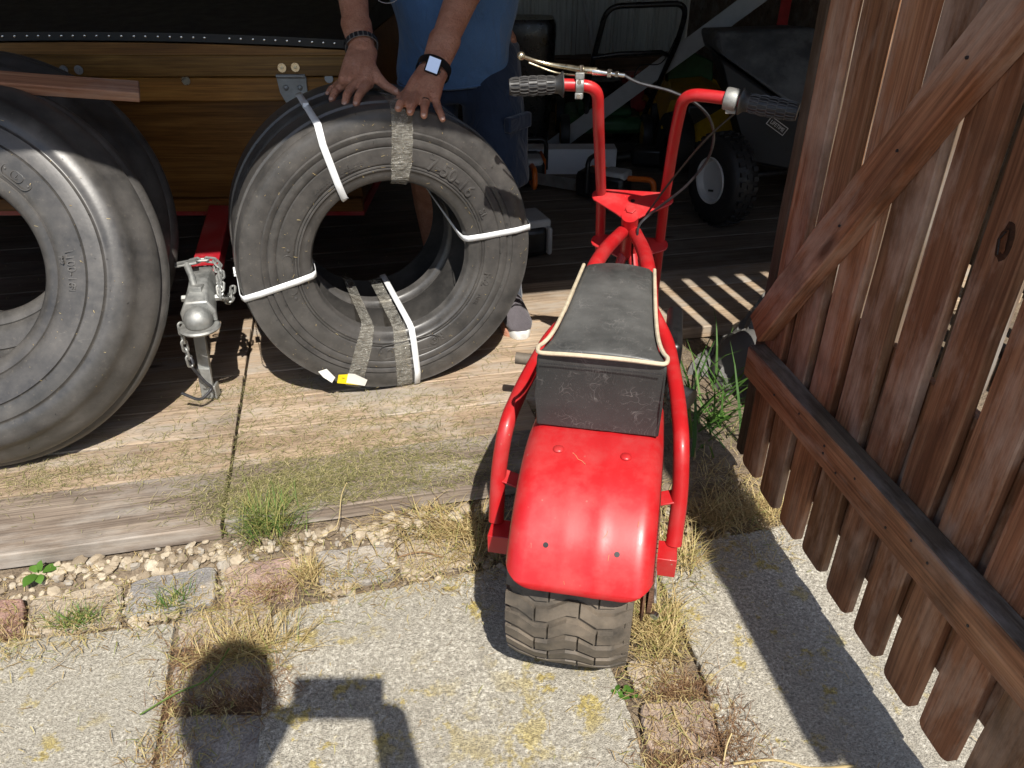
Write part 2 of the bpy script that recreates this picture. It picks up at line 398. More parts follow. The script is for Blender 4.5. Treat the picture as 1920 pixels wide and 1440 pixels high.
M['seat_vinyl'] = t.set(Base_Color=c, Roughness=t.ramp(n1, [(.3, .36), (.7, .55)]), Normal=t.bump(t.math('ADD', t.math('MULTIPLY', t.noise(v, 300, 2), .2), t.math('MULTIPLY', cm, .5)), .35, .0015))
# skin and cloth
t = NT('skin'); v = t.coord('Object'); n1 = t.noise(v, 22, 6, .6); n2 = t.noise(v, 170, 4, .6, .5)
c = t.ramp(n1, [(.3, (.40, .17, .105)), (.55, (.53, .26, .17)), (.75, (.61, .33, .235))]); c = t.mix(t.ramp(n2, [(.3, .4), (.55, 0.)]), c, (.28, .10, .06))
M['skin'] = t.set(Base_Color=c, Roughness=.5, Subsurface_Weight=.12, Subsurface_Radius=(.01, .004, .002), Normal=t.bump(t.math('ADD', n2, t.math('MULTIPLY', t.noise(t.coord('Object', (60, 60, 160)), 1.2, 4, .6, .6), 1.4)), .8, .003))
plain('nail', (.55, .34, .27), .3, 0, 60, .08)
def cloth(name, col, var, sc=300):
    t = NT(name); v = t.coord('Object'); n1 = t.noise(v, 9, 6, .6); c = t.mix(t.ramp(n1, [(.3, 0.), (.7, 1.)]), [x * (1 - var) for x in col], [x * (1 + var) for x in col])
    c = t.mix(t.ramp(t.noise(v, sc * 2.5, 2), [(.35, .4), (.6, 0.)]), c, [x * .55 for x in col])
    M[name] = t.set(Base_Color=c, Roughness=.9, Sheen_Weight=.25, Specular_IOR_Level=.2, Normal=t.bump(t.noise(t.coord('Object', (1, 1, .55)), 13, 3, .5, 1.4), .55, .022, t.bump(t.noise(v, sc, 3), .35, .0015)))
cloth('shirt', (.085, .175, .34), .12); cloth('shorts', (.022, .034, .062), .2); cloth('shoe_mesh', (.10, .09, .10), .35, 200); cloth('denim', (.05, .07, .11), .2); cloth('grey_tee', (.25, .25, .26), .1)
plain('hair', (.18, .16, .14), .7, 0, 120, .4, .5)
# corrugated sheet
t = NT('sheet_metal'); v = t.coord('Object'); n1 = t.noise(v, 3, 6, .6); n2 = t.noise(t.coord('Object', (40, 40, 2.5)), 1.5, 5, .65)
c = t.ramp(n1, [(.3, (.44, .46, .44)), (.7, (.60, .62, .58))]); c = t.mix(t.ramp(n2, [(.3, .5), (.55, 0.)]), c, (.16, .15, .13))
M['sheet_metal'] = t.set(Base_Color=c, Roughness=.55, Metallic=.0)
# clear packing tape, crinkled
t = NT('tape'); v = t.coord('UV'); g = t.coord('Object', (1, 1, 1)); n1 = t.noise(g, 55, 5, .7, 1.0); n2 = t.noise(t.coord('Object', (50, 50, 260)), 1., 4, .6, .5)
t.set(Base_Color=(.55, .53, .47), Roughness=.12, Normal=t.bump(t.math('ADD', n1, n2), .9, .009), Specular_IOR_Level=.9)
tp = t.n('ShaderNodeBsdfTransparent'); tp.inputs[0].default_value = (.93, .89, .80, 1); mx = t.n('ShaderNodeMixShader')
t.l(t.ramp(t.math('ADD', n1, t.math('MULTIPLY', n2, .6)), [(.62, .10), (1.05, .55)]), mx.inputs[0]); t.l(tp.outputs[0], mx.inputs[1]); t.l(t.b.outputs[0], mx.inputs[2]); t.l(mx.outputs[0], t.out.inputs[0]); M['tape'] = t.m
t = NT('bag_film'); v = t.coord('Object'); n1 = t.noise(v, 30, 6, .6, .8)
t.set(Base_Color=(.14, .135, .125), Roughness=.5, Normal=t.bump(n1, .8, .01)); tp = t.n('ShaderNodeBsdfTransparent'); mx = t.n('ShaderNodeMixShader'); mx.inputs[0].default_value = .72
t.l(tp.outputs[0], mx.inputs[1]); t.l(t.b.outputs[0], mx.inputs[2]); t.l(mx.outputs[0], t.out.inputs[0]); M['bag_film'] = t.m

def plank(name, p0, p1, wd, th, up, m, parent=None, col=(1, 1, 1), jit=.0015, nseg=6, label=None, rounded=0, seed=None):
    """A board built along its own X axis, p0 -> p1 its centre line, 'up' the way its face looks."""
    p0, p1 = Vector(p0), Vector(p1); x = p1 - p0; L = x.length; x.normalize()
    z = Vector(up); z = (z - x * z.dot(x)).normalized(); y = z.cross(x)
    rg = random.Random(seed if seed is not None else name + str(tuple(p0)))
    mb = MB(); rings = []
    for i in range(nseg + 1):
        t_ = i / nseg; xx = -L / 2 + L * t_; hw = wd / 2
        if rounded and i in (0,): hw -= rounded
        a, b, c_ = rg.uniform(-jit, jit), rg.uniform(-jit, jit), rg.uniform(-jit, jit)
        rings.append([Vector((xx, -hw + a, -th / 2)), Vector((xx, hw + b, -th / 2)), Vector((xx, hw + b, th / 2 + c_ * .5)), Vector((xx, -hw + a, th / 2 + c_ * .5))])
        if rounded and i == 0:
            for q in (.35, .75):
                h2 = wd / 2 - rounded * (1 - math.sqrt(1 - (1 - q) ** 2)); xq = xx + rounded * q
                rings.append([Vector((xq, -h2, -th / 2)), Vector((xq, h2, -th / 2)), Vector((xq, h2, th / 2)), Vector((xq, -h2, th / 2))])
    mb.loft(rings)
    Mw = Matrix((x, y, z)).transposed().to_4x4(); Mw.translation = (p0 + p1) / 2
    loc = (WM[parent.name].inverted() @ Mw) if parent is not None else Mw
    return mk(name, mb, m, parent, M=loc, bevel=min(.0025, th * .2), col=col, label=label, sharp=30, seg=1)
# ============================================================ GROUND
def rgrid(x0, x1, y0, y1, n, f):
    mb = MB(); vs = [(x0 + (x1 - x0) * i / n, y0 + (y1 - y0) * j / n) for j in range(n + 1) for i in range(n + 1)]
    mb.add([Vector((x, y, f(x, y))) for x, y in vs], [(j * (n + 1) + i, j * (n + 1) + i + 1, (j + 1) * (n + 1) + i + 1, (j + 1) * (n + 1) + i) for j in range(n) for i in range(n)])
    return mb
def soil_z(x, y):
    q = -.211 * x + .977 * y; hp = .030 * max(0., 1 - ((q - 1.375) / .045) ** 2) if q < 1.375 else .03
    return hp - .016 + .012 * mnoise.noise(Vector((x * 9, y * 9, 0))) + .006 * mnoise.noise(Vector((x * 31, y * 31, 3)))
gm = rgrid(-2.2, 2.4, -1.2, 3.4, 150, soil_z)
big = [(-60, -60), (60, -60), (60, 60), (-60, 60)]; inn = [(-2.2, -1.2), (2.4, -1.2), (2.4, 3.4), (-2.2, 3.4)]
gm.add([Vector((*p, -.03)) for p in big + inn], [(0, 1, 5, 4), (1, 2, 6, 5), (2, 3, 7, 6), (3, 0, 4, 7)])
ground = mk('ground', gm, M['soil'], kind='structure', sharp=180)

lm_ = rgrid(2.0, 30, -14, 14, 24, lambda x, y: .004 + .02 * mnoise.noise(Vector((x, y, 1)))); lawn = mk('added_slit_backdrop', lm_, M['lawn'], kind='structure', sharp=180)  # added ground sheet beyond the gate, there to make its slits look bright
def blob_poly(cs, rad, n=5, jit=.0, seed=0, sub=3):
    """rounded, slightly uneven outline through world corners"""
    rg = random.Random(seed); cs = [Vector((c[0], c[1])) for c in cs]; out = []
    k = len(cs)
    for i in range(k):
        a, b, c = cs[i - 1], cs[i], cs[(i + 1) % k]
        d1, d2 = (a - b).normalized(), (c - b).normalized(); r1 = min(rad, (a - b).length * .4, (c - b).length * .4)
        p, q = b + d1 * r1, b + d2 * r1
        for j in range(n + 1):
            t_ = j / n; out.append(p * (1 - t_) ** 2 + b * 2 * t_ * (1 - t_) + q * t_ * t_)
        e = c - d2 * -0; nx = cs[(i + 1) % k]; q2 = nx - (nx - b).normalized() * min(rad, (nx - b).length * .4)
        for j in range(1, sub + 1):
            t_ = j / (sub + 1); out.append(q + (q2 - q) * t_)
    return [(p.x + rg.uniform(-jit, jit), p.y + rg.uniform(-jit, jit)) for p in out]
def slab(name, cs, z0, z1, m, rad, jit, seed, bev, parent, col=(1, 1, 1), tilt=0, label=None):
    mb = MB(); mb.prism(blob_poly(cs, rad, 5, jit, seed, 6), z1 - z0, z0)
    rg = random.Random(seed); tx, ty = rg.uniform(-tilt, tilt), rg.uniform(-tilt, tilt); cx = sum(c[0] for c in cs) / len(cs); cy = sum(c[1] for c in cs) / len(cs)
    mb.move(lambda p: Vector((p.x, p.y, p.z + (p.x - cx) * tx + (p.y - cy) * ty)))
    return mk(name, mb, m, parent, bevel=bev, col=col, sharp=50, label=label)
slab('concrete_slab', [(-.672, 1.062), (-1.62, .915), (-1.56, .1), (-.44, .1)], -.06, 0, M['concrete'], .02, .003, 1, .006, ground)
slab('concrete_slab', [(-.484, 1.088), (.105, 1.25), (.205, .87), (.30, .1), (-.31, .1)], -.06, .002, M['concrete'], .025, .003, 2, .006, ground)
slab('concrete_slab', [(.31, 1.2), G(1305, 1015), G(1480, 983), (1.0, 1.36), (1.02, .1), (.40, .1), (.362, .755), (.353, .968)], -.06, .001, M['concrete'], .02, .003, 3, .006, ground)
slab('concrete_slab', [(1.03, 1.37), (1.9, 1.5), (1.95, .1), (1.05, .1)], -.06, 0, M['concrete'], .02, .003, 4, .006, ground)
gry, tan_, pnk, red_, dgr = (.36, .345, .325), (.40, .345, .275), (.37, .265, .235), (.33, .20, .17), (.30, .30, .305)
PV = [([(-70, 1135), (48, 1121), (44, 1180), (-70, 1200)], red_), ([(60, 1118), (230, 1090), (226, 1158), (44, 1192)], tan_),
      ([(247, 1088), (405, 1062), (403, 1134), (231, 1160)], dgr), ([(418, 1060), (560, 1040), (556, 1116), (415, 1140)], pnk),
      ([(588, 1032), (735, 1018), (742, 1080), (600, 1102)], gry), ([(746, 1018), (880, 996), (885, 1055), (750, 1082)], tan_),
      ([(342, 1150), (508, 1130), (506, 1196), (330, 1218)], (.37, .32, .27)), ([(325, 1238), (502, 1226), (505, 1302), (318, 1322)], (.33, .30, .28)),
      ([(308, 1342), (504, 1334), (506, 1452), (298, 1456)], gry), ([(1196, 1316), (1335, 1308), (1348, 1398), (1216, 1408)], (.38, .30, .245)),
      ([(1272, 1424), (1402, 1412), (1424, 1510), (1284, 1516)], (.40, .33, .30)), ([(1172, 1240), (1262, 1232), (1288, 1288), (1190, 1296)], (.40, .35, .29)),
      ([(-260, 1160), (-80, 1137), (-82, 1204), (-300, 1225)], gry), ([(290, 1478), (504, 1472), (506, 1600), (270, 1604)], pnk)]
for i, (q, c) in enumerate(PV):
    slab('paving_stone', [G(*p) for p in q], -.05, random.Random(i).uniform(-.003, .004), M['paver'], .022, .0022, 20 + i, .008, ground, col=c, tilt=.03)

# ============================================================ SHED (its own frame: x along the front, y into the building)
SA = R(12.2)
shed = thing('shed', 'wooden tool shed with open doorway, dark inside, grey ribbed metal back wall', 'shed', (0, 0, 0), SA)
SM = WM['shed']; SI = SM.inverted()
def sl(p): return SI @ Vector(p)
def sw(x, y, z=0): return SM @ Vector((x, y, z))
floor = tag(bpy.data.objects.new('floor', None), kind='structure'); link(floor, None, SM.copy()); floor.empty_display_size = .05
DZ = .06
rows = [(1.386, .205, 'deck_grey', (.95, .95, .95)), (1.595, .15, 'deck_tan', (.92, .9, .88)), (1.749, .145, 'deck_tan', (1, 1, 1)), (1.898, .15, 'deck_tan', (.95, .93, .9)), (2.052, .145, 'deck_tan', (1.04, 1.03, 1)), (2.201, .15, 'deck_tan', (.98, .96, .92)), (2.355, .15, 'deck_tan', (.85, .85, .84))]
for i, (n0, wd, m, c) in enumerate(rows):
    rg = random.Random(50 + i)
    spans = [(-2.7, -.357), (-.349, .42 if i < 2 else (.62 if i < 4 else 2.3))]
    for k, (a, b) in enumerate(spans):
        f = rg.uniform(.93, 1.05); dy = .012 if (i == 0 and k == 1) else 0
        plank('floor_plank', sw(a, n0 + wd / 2 + dy, DZ - .02 + rg.uniform(-.002, .001)), sw(b, n0 + wd / 2 + dy, DZ - .02 + rg.uniform(-.002, .001)), wd - .001, .04, (0, 0, 1), M[m], floor, [x * f for x in c], .0012, 14)
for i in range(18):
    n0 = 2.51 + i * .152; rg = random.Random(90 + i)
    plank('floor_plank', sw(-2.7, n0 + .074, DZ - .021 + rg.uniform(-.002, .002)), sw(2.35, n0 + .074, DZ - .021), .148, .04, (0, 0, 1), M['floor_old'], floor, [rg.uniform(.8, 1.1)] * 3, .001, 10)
mb = MB(); mb.box((-.17, 3.2, -.005), (5.0, 3.55, .03)); mk('floor_joist', mb, M['floor_old'], floor)
# side walls, back wall, roof
BACK = 5.35
mb = MB(); mb.box((-2.75, 3.35, 1.25), (.04, 4.0, 2.5)); mk('side_wall', mb, M['wall_wood'], shed)
mb = MB(); mb.box((2.4, 3.48, 1.25), (.04, 3.74, 2.5)); mk('side_wall', mb, M['wall_wood'], shed)
mb = MB(); mb.box((-.17, BACK + .06, .95), (5.2, .05, 2.9)); mk('back_wall', mb, M['wall_wood'], shed)
for i in range(6):                           # ribbed sheets
    x0 = -2.7 + i * .86; pts = []
    for k in range(6):
        b = x0 + k * .1433
        for dx, dy in ((0, 0), (.055, 0), (.062, -.004), (.070, 0), (.085, 0), (.092, -.004), (.099, 0), (.106, 0), (.114, -.019), (.134, -.019)): pts.append((b + dx, BACK + dy + .02))
    mb = MB(); mb.loft([[Vector((x, y, z)) for x, y in pts] for z in (.40, 2.6)], closed=False, cap=False)
    mk('metal_sheet', mb, M['sheet_metal'], shed, smooth=False, mods=[('SOLIDIFY', dict(thickness=.0012))])
mb = MB(); mb.box((-.17, BACK - .02, .28), (5.1, .1, .2)); mk('wall_plate', mb, M['wall_wood'], shed, bevel=.004, col=(1.1, .9, .7))
mb = MB(); mb.box((-.17, BACK - .0, .12), (5.1, .06, .14)); mk('wall_base', mb, M['wall_wood'], shed, col=(.5, .5, .5))
mb = MB()
ra = math.atan2(.75, 4.6); rot = Matrix.Rotation(ra, 3, 'X'); mb.box((-.17, 3.3, 2.40), (5.5, 4.75, .07), rot)
e0 = min((Vector(p) for p in mb.v), key=lambda p: (round(p.y, 3), p.z)); dy, dz = 1.0 - e0.y, 2.000 - e0.z
mb.move(lambda p: Vector((p.x, p.y + dy, p.z + dz))); mk('roof', mb, M['wall_wood'], shed)
# front wall right of the doorway: open-jointed boards
for i in range(11):
    x = 1.0725 + i * .105
    plank('wall_board', sw(x, 1.565, .02), sw(x, 1.565, 2.12), .074, .02, -(SM.to_3x3() @ Vector((0, 1, 0))), M['wall_wood'], shed, jit=.002)
mb = MB(); mb.box((1.75, 1.60, .06), (1.36, .035, .12)); mk('skirt_board', mb, M['wall_wood'], shed)
mb = MB(); mb.box((1.72, 1.60, 1.95), (1.4, .04, .3)); mk('wall_rail', mb, M['wall_wood'], shed)
mb = MB(); mb.box((-2.72, 1.56, 1.05), (.1, .1, 2.1)); mk('door_post', mb, M['post_wood'], shed)
pc = sl(AY(1437, 430, 1.70))
#plank('door_post', sw(1.052, 1.60, -.02), sw(1.052, 1.60, 2.12), .075, .09, -(SM.to_3x3() @ Vector((0, 1, 0))), M['post_wood'], shed, nseg=12, jit=.002)

# ============================================================ GATE
gu = Vector((.155, -.988, 0)).normalized(); gn = Vector((-gu.y * -1, 0, 0)); gn = Vector((-.988, -.155, 0)).normalized(); up = Vector((0, 0, 1)); P0 = Vector((.547, 1.49, 0))
gate = thing('gate', 'open brown plank gate with a diagonal brace, on the right beside the concrete', 'gate', P0)
def gp(s, z, o=0.0): return P0 + gu * s + gn * o + up * z
GH = 1.78
for i in range(16):
    s = .052 + i * .1005; rg = random.Random(300 + i); f = rg.uniform(.66, 1.2); h = rg.uniform(.88, 1.10)
    lean = rg.uniform(-.003, .003)
    wd = .0755 + rg.uniform(-.003, .004)
    plank('board', gp(s, .083 + rg.uniform(-.006, .006), -.009), gp(s + lean, GH, -.009), wd, .018, gn, M['gate_wood'], gate, (f, f * h, f * h), .0016, 16, rounded=.016)
for i in range(15):
    s = (.1165 if i < 5 else .112) + i * .1005; rg = random.Random(400 + i); f = rg.uniform(.75, 1.05)
    plank('board', gp(s, .56, -.046), gp(s, GH, -.046), .036 + rg.uniform(-.003, .003), .018, gn, M['gate_wood'], gate, (f, f * .95, f * .9), .0016, 14)
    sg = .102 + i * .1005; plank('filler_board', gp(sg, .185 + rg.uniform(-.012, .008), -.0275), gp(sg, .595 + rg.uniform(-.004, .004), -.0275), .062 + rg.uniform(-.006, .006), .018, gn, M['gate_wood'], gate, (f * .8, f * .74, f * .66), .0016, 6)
for z0, z1 in ((1.36, 1.45),):
    plank('rail', gp(-.01, (z0 + z1) / 2, -.027), gp(1.6, (z0 + z1) / 2, -.027), z1 - z0, .0175, gn, M['gate_wood'], gate, (.8, .8, .8))
plank('rail', gp(.018, .372, .019), gp(1.6, .385, .019), .072, .038, gn, M['gate_wood'], gate, (1.05, 1.05, 1.02), .002, 14, label='lower rail, worn along its top edge')
plank('rail', gp(-.012, 1.235, .019), gp(1.615, 1.235, .019), .075, .038, gn, M['gate_wood'], gate)
plank('rail_top_edge', gp(.02, .4092, .019), gp(1.6, .4222, .019), .036, .0024, up, M['deck_grey'], gate, (.5, .5, .46), .001, 14)
plank('brace', gp(.024, .452, .0185), gp(.545, 1.205, .0185), .068, .037, gn, M['gate_wood'], gate, (1.0, .95, .95), .002, 12)
plank('stile', gp(-.011, .095, -.022), gp(-.011, GH, -.022), .034, .04, gn, M['post_wood'], gate, (.62, .64, .6), .0016, 14, rounded=.01)
mb = MB()
for s, z in [(.35, .91), (.44, 1.05), (.36, .385), (.62, .395), (.41, .362), (.25, .76)] + [(.06 + k * .1005, .39 - .02 * (k % 2)) for k in range(1, 15)] + [(.05 + k * .1005, 1.24) for k in range(15)]:
    mb.cyl(gp(s, z, .0365), gp(s, z, .0395), .0024, 8)
mk_parts('nail', mb, M['dark_steel'], gate, world=True)
mb = MB(); p = gp(.559, .845, .0005)
rgk = random.Random(5); pts = []
for k in range(16):
    a = k * math.pi / 8; rr = rgk.uniform(.85, 1.1); pts.append(p + gu * math.cos(a) * .013 * rr + up * math.sin(a) * .027 * rr)
mb.add(pts + [p + gn * .003], [(k, (k + 1) % 16, 16) for k in range(16)]); kn_ = mk('knot', mb, M['post_wood'], gate, world=True, col=(.35, .22, .15))
mb = MB(); pk_ = [p + gn * .0035 + (q - p) * rgk.uniform(.45, .68) for q in pts]; mb.add(pk_ + [p + gn * .0055], [(k, (k + 1) % 16, 16) for k in range(16)]); mk('knot_core', mb, M['gate_wood'], kn_, world=True, col=(.36, .27, .2))
mb = MB(); mb.tube([p + gn * .006 + up * .016 + gu * .002, p + gn * .0063 + up * .004 - gu * .004, p + gn * .006 - up * .015 + gu * .001], .0011, 5); mk('split', mb, M['black_enamel'], kn_, world=True)
for z in (.42, 1.5):                          # strap hinges by the post
    mb = MB(); mb.cyl(gp(-.02, z - .04, -.02), gp(-.02, z + .04, -.02), .008, 10); mk('hinge', mb, M['dark_steel'], gate, world=True)
# ============================================================ lettering
def text_geo(body, size, ext=.0006, bevel=0.):
    cu = bpy.data.curves.new('lettering', 'FONT'); cu.body = body; cu.size = size; cu.extrude = ext; cu.align_x = 'CENTER'; cu.align_y = 'CENTER'; cu.resolution_u = 3; cu.bevel_depth = bevel
    o = bpy.data.objects.new('lettering', cu); COL.objects.link(o)
    dg = bpy.context.evaluated_depsgraph_get(); me = bpy.data.meshes.new_from_object(o.evaluated_get(dg))
    vs = [v.co.copy() for v in me.vertices]; fs = [tuple(p.vertices) for p in me.polygons]
    bpy.data.objects.remove(o); bpy.data.curves.remove(cu); bpy.data.meshes.remove(me)
    return vs, fs

# ============================================================ TYRES  (axle along local +Y, front face towards -Y, standing at z = 0)
def mirror_profile(front, w):
    return front + [(w - y, r) for y, r in reversed(front)]
def tyre_profile(front, inner, w):
    """closed cross section: outside from front bead over the tread to the rear bead, then back inside"""
    out = mirror_profile(front, w); ins = mirror_profile(inner, w)
    return out + list(reversed(ins))
PA_F = [(.030, .197), (.020, .199), (.013, .203), (.009, .218), (.0075, .2265), (.0035, .229), (.0035, .2315), (.0065, .2335), (.0035, .2355), (.0035, .2385), (.0065, .2405), (.0035, .2425), (.0028, .246), (.0008, .262), (.0005, .280), (.0035, .2825), (.0005, .285), (.0, .294), (.001, .3005), (.0055, .303), (.0025, .3065), (.001, .3155), (.0055, .3185), (.0045, .322),
        (.0045, .335), (.0075, .352), (.0115, .362), (.011, .3655), (.017, .368), (.030, .3705), (.047, .3715), (.050, .364), (.058, .364), (.062, .3745), (.08, .3755)]
PA_I = [(.034, .1945), (.026, .215), (.020, .26), (.022, .31), (.03, .345), (.06, .357), (.085, .359)]
PB_F = [(.060, .196), (.040, .199), (.026, .207), (.020, .220), (.017, .231), (.020, .234), (.017, .237), (.012, .25), (.006, .275), (.004, .292), (.009, .2945), (.0055, .297), (.006, .315), (.0085, .3285), (.0145, .3315), (.0165, .335), (.0145, .3395),
        (.016, .352), (.021, .366), (.028, .377), (.036, .383), (.046, .3865), (.058, .3935), (.070, .404), (.084, .415), (.098, .423), (.106, .425), (.110, .416), (.118, .416), (.124, .430), (.137, .436), (.145, .437)]
PB_I = [(.064, .1985), (.048, .22), (.036, .27), (.036, .33), (.05, .37), (.09, .402), (.145, .408)]
def on_arc(mb, vs, fs, r0, phi, y, Rc, rise=0.0):
    out = []
    for v in vs:
        a = phi + v.x / r0; rr = r0 + v.y; out.append(Vector((rr * math.sin(a), y - (v.z), Rc + rr * math.cos(a))))
    mb.add(out, fs)
def oval_pts(hw, hh, n=24):
    pts = []
    for k in range(n):
        a = 2 * math.pi * k / n; pts.append(((hw - hh if math.cos(a) > 0 else -(hw - hh)) + hh * math.cos(a), hh * math.sin(a)))
    return pts
def oval_rim(mb, hw, hh, r0, phi, y, Rc, t=.0011):
    pts = []
    for x, v in oval_pts(hw, hh):
        a = phi + x / r0; rr = r0 + v; pts.append(Vector((rr * math.sin(a), y, Rc + rr * math.cos(a))))
    mb.tube(pts, t, 6, closed=True)
def make_tyre(name, label, cat, loc, rz, kind, group=None, spin=0.0, letters=True, lean=0.0):
    Rr, w_ = (.385, .19) if kind == 'A' else (.463, .256)
    t = thing(name, label, cat, group=group, M=Matrix.Translation(loc) @ Matrix.Rotation(rz, 4, 'Z') @ Matrix.Rotation(lean, 4, 'X'))
    ks = 1.0 if kind == 'A' else .256 / .29
    prof = tyre_profile([(y * ks, r) for y, r in (PA_F if kind == 'A' else PB_F)], [(y * ks, r) for y, r in (PA_I if kind == 'A' else PB_I)], w_)
    prof = [(y, (.201 + (r - .196) * (.184 / .18)) if kind == 'A' else (.2177 + (r - .196) * 1.0178)) for y, r in prof]
    mb = MB(); mb.lathe(prof, (0, 0, Rr), (0, 1, 0), 144, closed=True)
    mk('carcass', mb, M['rubber'], t, sharp=50)
    # moulding whiskers left on the rubber
    mb = MB(); rg = random.Random(hash(name) % 97 + 3 if False else len(label))
    for k in range(90):
        a = rg.uniform(0, 2 * math.pi)
        if rg.random() < .6: y, r = rg.choice(prof[8:30])
        else: y, r = prof[rg.choice((33, 34, 30))]
        p = Vector((r * math.sin(a), y, Rr + r * math.cos(a))); d = Vector((math.sin(a) * rg.uniform(-.3, 1), -rg.uniform(.2, 1), math.cos(a) * rg.uniform(-.3, 1))).normalized()
        mb.tube([p - d * .001, p + d * rg.uniform(.004, .008)], [.0007, .0004], 4)
    mk('moulding_whiskers', mb, M['rubber_black'], t, kind='stuff')
    if letters:
        mb = MB()
        if kind == 'A':
            for txt, r0, deg, size in (('7-50-16', .2625, 39, .046), ('SL', .262, 68, .026), ('F-2', .262, 109, .030), ('TUBE', .262, 122, .014), ('RO', .262, 157, .032), ('U', .262, 187, .032), ('O', .262, 176, .032)):
                vs, fs = text_geo(txt, size, .0016, .0004); q_ = MB(); on_arc(q_, vs, fs, r0, R(deg), .0012, Rr); mk('lettering', q_, M['rubber'], t, sharp=30)
            rg = random.Random(4)                                   # small moulded data block, too fine to read
            for row in range(5):
                a = R(-43) + row * .006
                while a < R(-9) - row * .02:
                    l = rg.uniform(.003, .008); rr = .276 - row * .0058
                    mb.tube([Vector((rr * math.sin(q), .0012, Rr + rr * math.cos(q))) for q in (a, a + l / rr)], .0005, 4); a += (l + .0035) / rr
            oval_rim(mb, .052, .0125, .262, R(270), .0012, Rr); oval_rim(mb, .086, .021, .262, R(175), .0008, Rr)
            for dg in (256, 284, 192, 158.5): 
                a = R(dg); mb.ball((.262 * math.sin(a), .001, Rr + .262 * math.cos(a)), .0042, (1, .4, 1), 10, 6)
            for q, r in ((0, .28),):
                pass
        else:
            for txt, r0, deg, size in (('1100-16', .262, 92, .026), ('IMP', .243, 88, .012), ('FI', .262, 101, .02)):
                vs, fs = text_geo(txt, size, .0016, .0004); q_ = MB(); on_arc(q_, vs, fs, r0 + .024, R(deg), .0070, Rr); mk('lettering', q_, M['rubber'], t, sharp=30)
            oval_rim(mb, .036, .0145, .281, R(46), .0078, Rr, .0013); oval_rim(mb, .014, .010, .281, R(46), .0078, Rr)
            vs, fs = text_geo('L', .015, .0009); on_arc(mb, vs, fs, .281, R(46), .0078, Rr)
            for dg in (40, 52): a = R(dg); mb.ball((.281 * math.sin(a), .008, Rr + .281 * math.cos(a)), .003, (1, .4, 1), 8, 6)
        mk('moulded_marks', mb, M['rubber'], t, sharp=30, kind='stuff')
    return t
AX = R(20); ay = Vector((-math.sin(AX), math.cos(AX), 0)); ax_ = Vector((math.cos(AX), math.sin(AX), 0))
B0 = Vector((-.303, 1.845, DZ + .0005))
tA = make_tyre('tyre', 'front tyre of the strapped pair, marked 7-50-16, sunlit, standing on the wooden floor', 'tyre', B0, AX, 'A', 'strapped pair of new tyres')
tB = make_tyre('tyre', 'rear tyre of the strapped pair, in the shade under the hands', 'tyre', B0 + ay * .205, AX, 'A', 'strapped pair of new tyres', letters=False)
# bigger tyres at the left edge
LX = .189; ly = Vector((-math.sin(LX), math.cos(LX), 0))
C0 = Vector((-1.2344, 1.3662, .1175))
make_tyre('tyre', 'large smooth tyre at the left edge, foremost of its row, marked 1100-16', 'tyre', C0, LX, 'B', 'large tyres at the left', lean=-.428)
make_tyre('tyre', 'large tyre right behind the foremost one at the left edge', 'tyre', C0 + Vector((-.09, .30, 0)), LX, 'B', 'large tyres at the left', letters=False, lean=-.428)

# --- straps and tape round the pair (frame of the front tyre; the bundle is .395 deep)
TW = .395; RC = .385; bund = WM['tyre'] if 'tyre' in WM else None
def bp_(r, phi, y):
    r = .201 + (r - .196) * (.184 / .18)
    return bund @ Vector((r * math.sin(phi), y, RC + r * math.cos(phi)))
def strap(label, a_out, a_in, a_in2=None, w_=.0165):
    a_in2 = a_in if a_in2 is None else a_in2
    path = [(.3775, a_out, .03), (.371, a_out, .010), (.33, a_out + (a_in - a_out) * .25, -.0015), (.24, a_out + (a_in - a_out) * .72, -.0015), (.200, a_in, .005), (.1905, a_in, .018), (.188, a_in, .05), (.188, a_in2, .35), (.1905, a_in2, .377), (.20, a_in2, .39), (.24, a_out + (a_in2 - a_out) * .7, .397), (.33, a_out + (a_in2 - a_out) * .25, .397), (.372, a_out, .386), (.3785, a_out, .33), (.379, a_out, .2)]
    c = [bp_(r, a, y) for r, a, y in path]; n = len(c); L, Rt = [], []
    for i in range(n):
        r, a, y = path[i]; cen = bund @ Vector((0, y, RC)); tdir = (c[(i + 1) % n] - c[i - 1]).normalized()
        axial = (bund.to_3x3() @ Vector((0, 1, 0)))
        rad = (c[i] - cen).normalized(); side = axial.cross(rad).normalized(); side = (side - tdir * side.dot(tdir)).normalized()
        L.append(c[i] + side * w_ / 2); Rt.append(c[i] - side * w_ / 2)
    t = thing('plastic_strap', label, 'strap', bp_(.3785, a_out, .1), group='white straps round the tyre pair')
    mb = MB(); mb.add(L + Rt, [(i, (i + 1) % n, n + (i + 1) % n, n + i) for i in range(n)])
    mk('band', mb, M['strap'], t, world=True, mods=[('SOLIDIFY', dict(thickness=.0012, offset=0))])
    mb = MB(); mb.tube([bp_(.3795, a_out, .2 + d) for d in (-.016, .016)], [.0095, .0095], 4); mk('seal', mb, M['strap'], t, world=True)
strap('white plastic strap over the upper left of the tyre pair', R(-22.5), R(-31))
strap('white plastic strap across the left side of the tyre pair', R(-97.5), R(-93))
strap('white plastic strap across the right side of the tyre pair', R(83.5), R(80.5), R(64))
strap('white plastic strap at the bottom of the tyre pair', R(174), R(170.5))
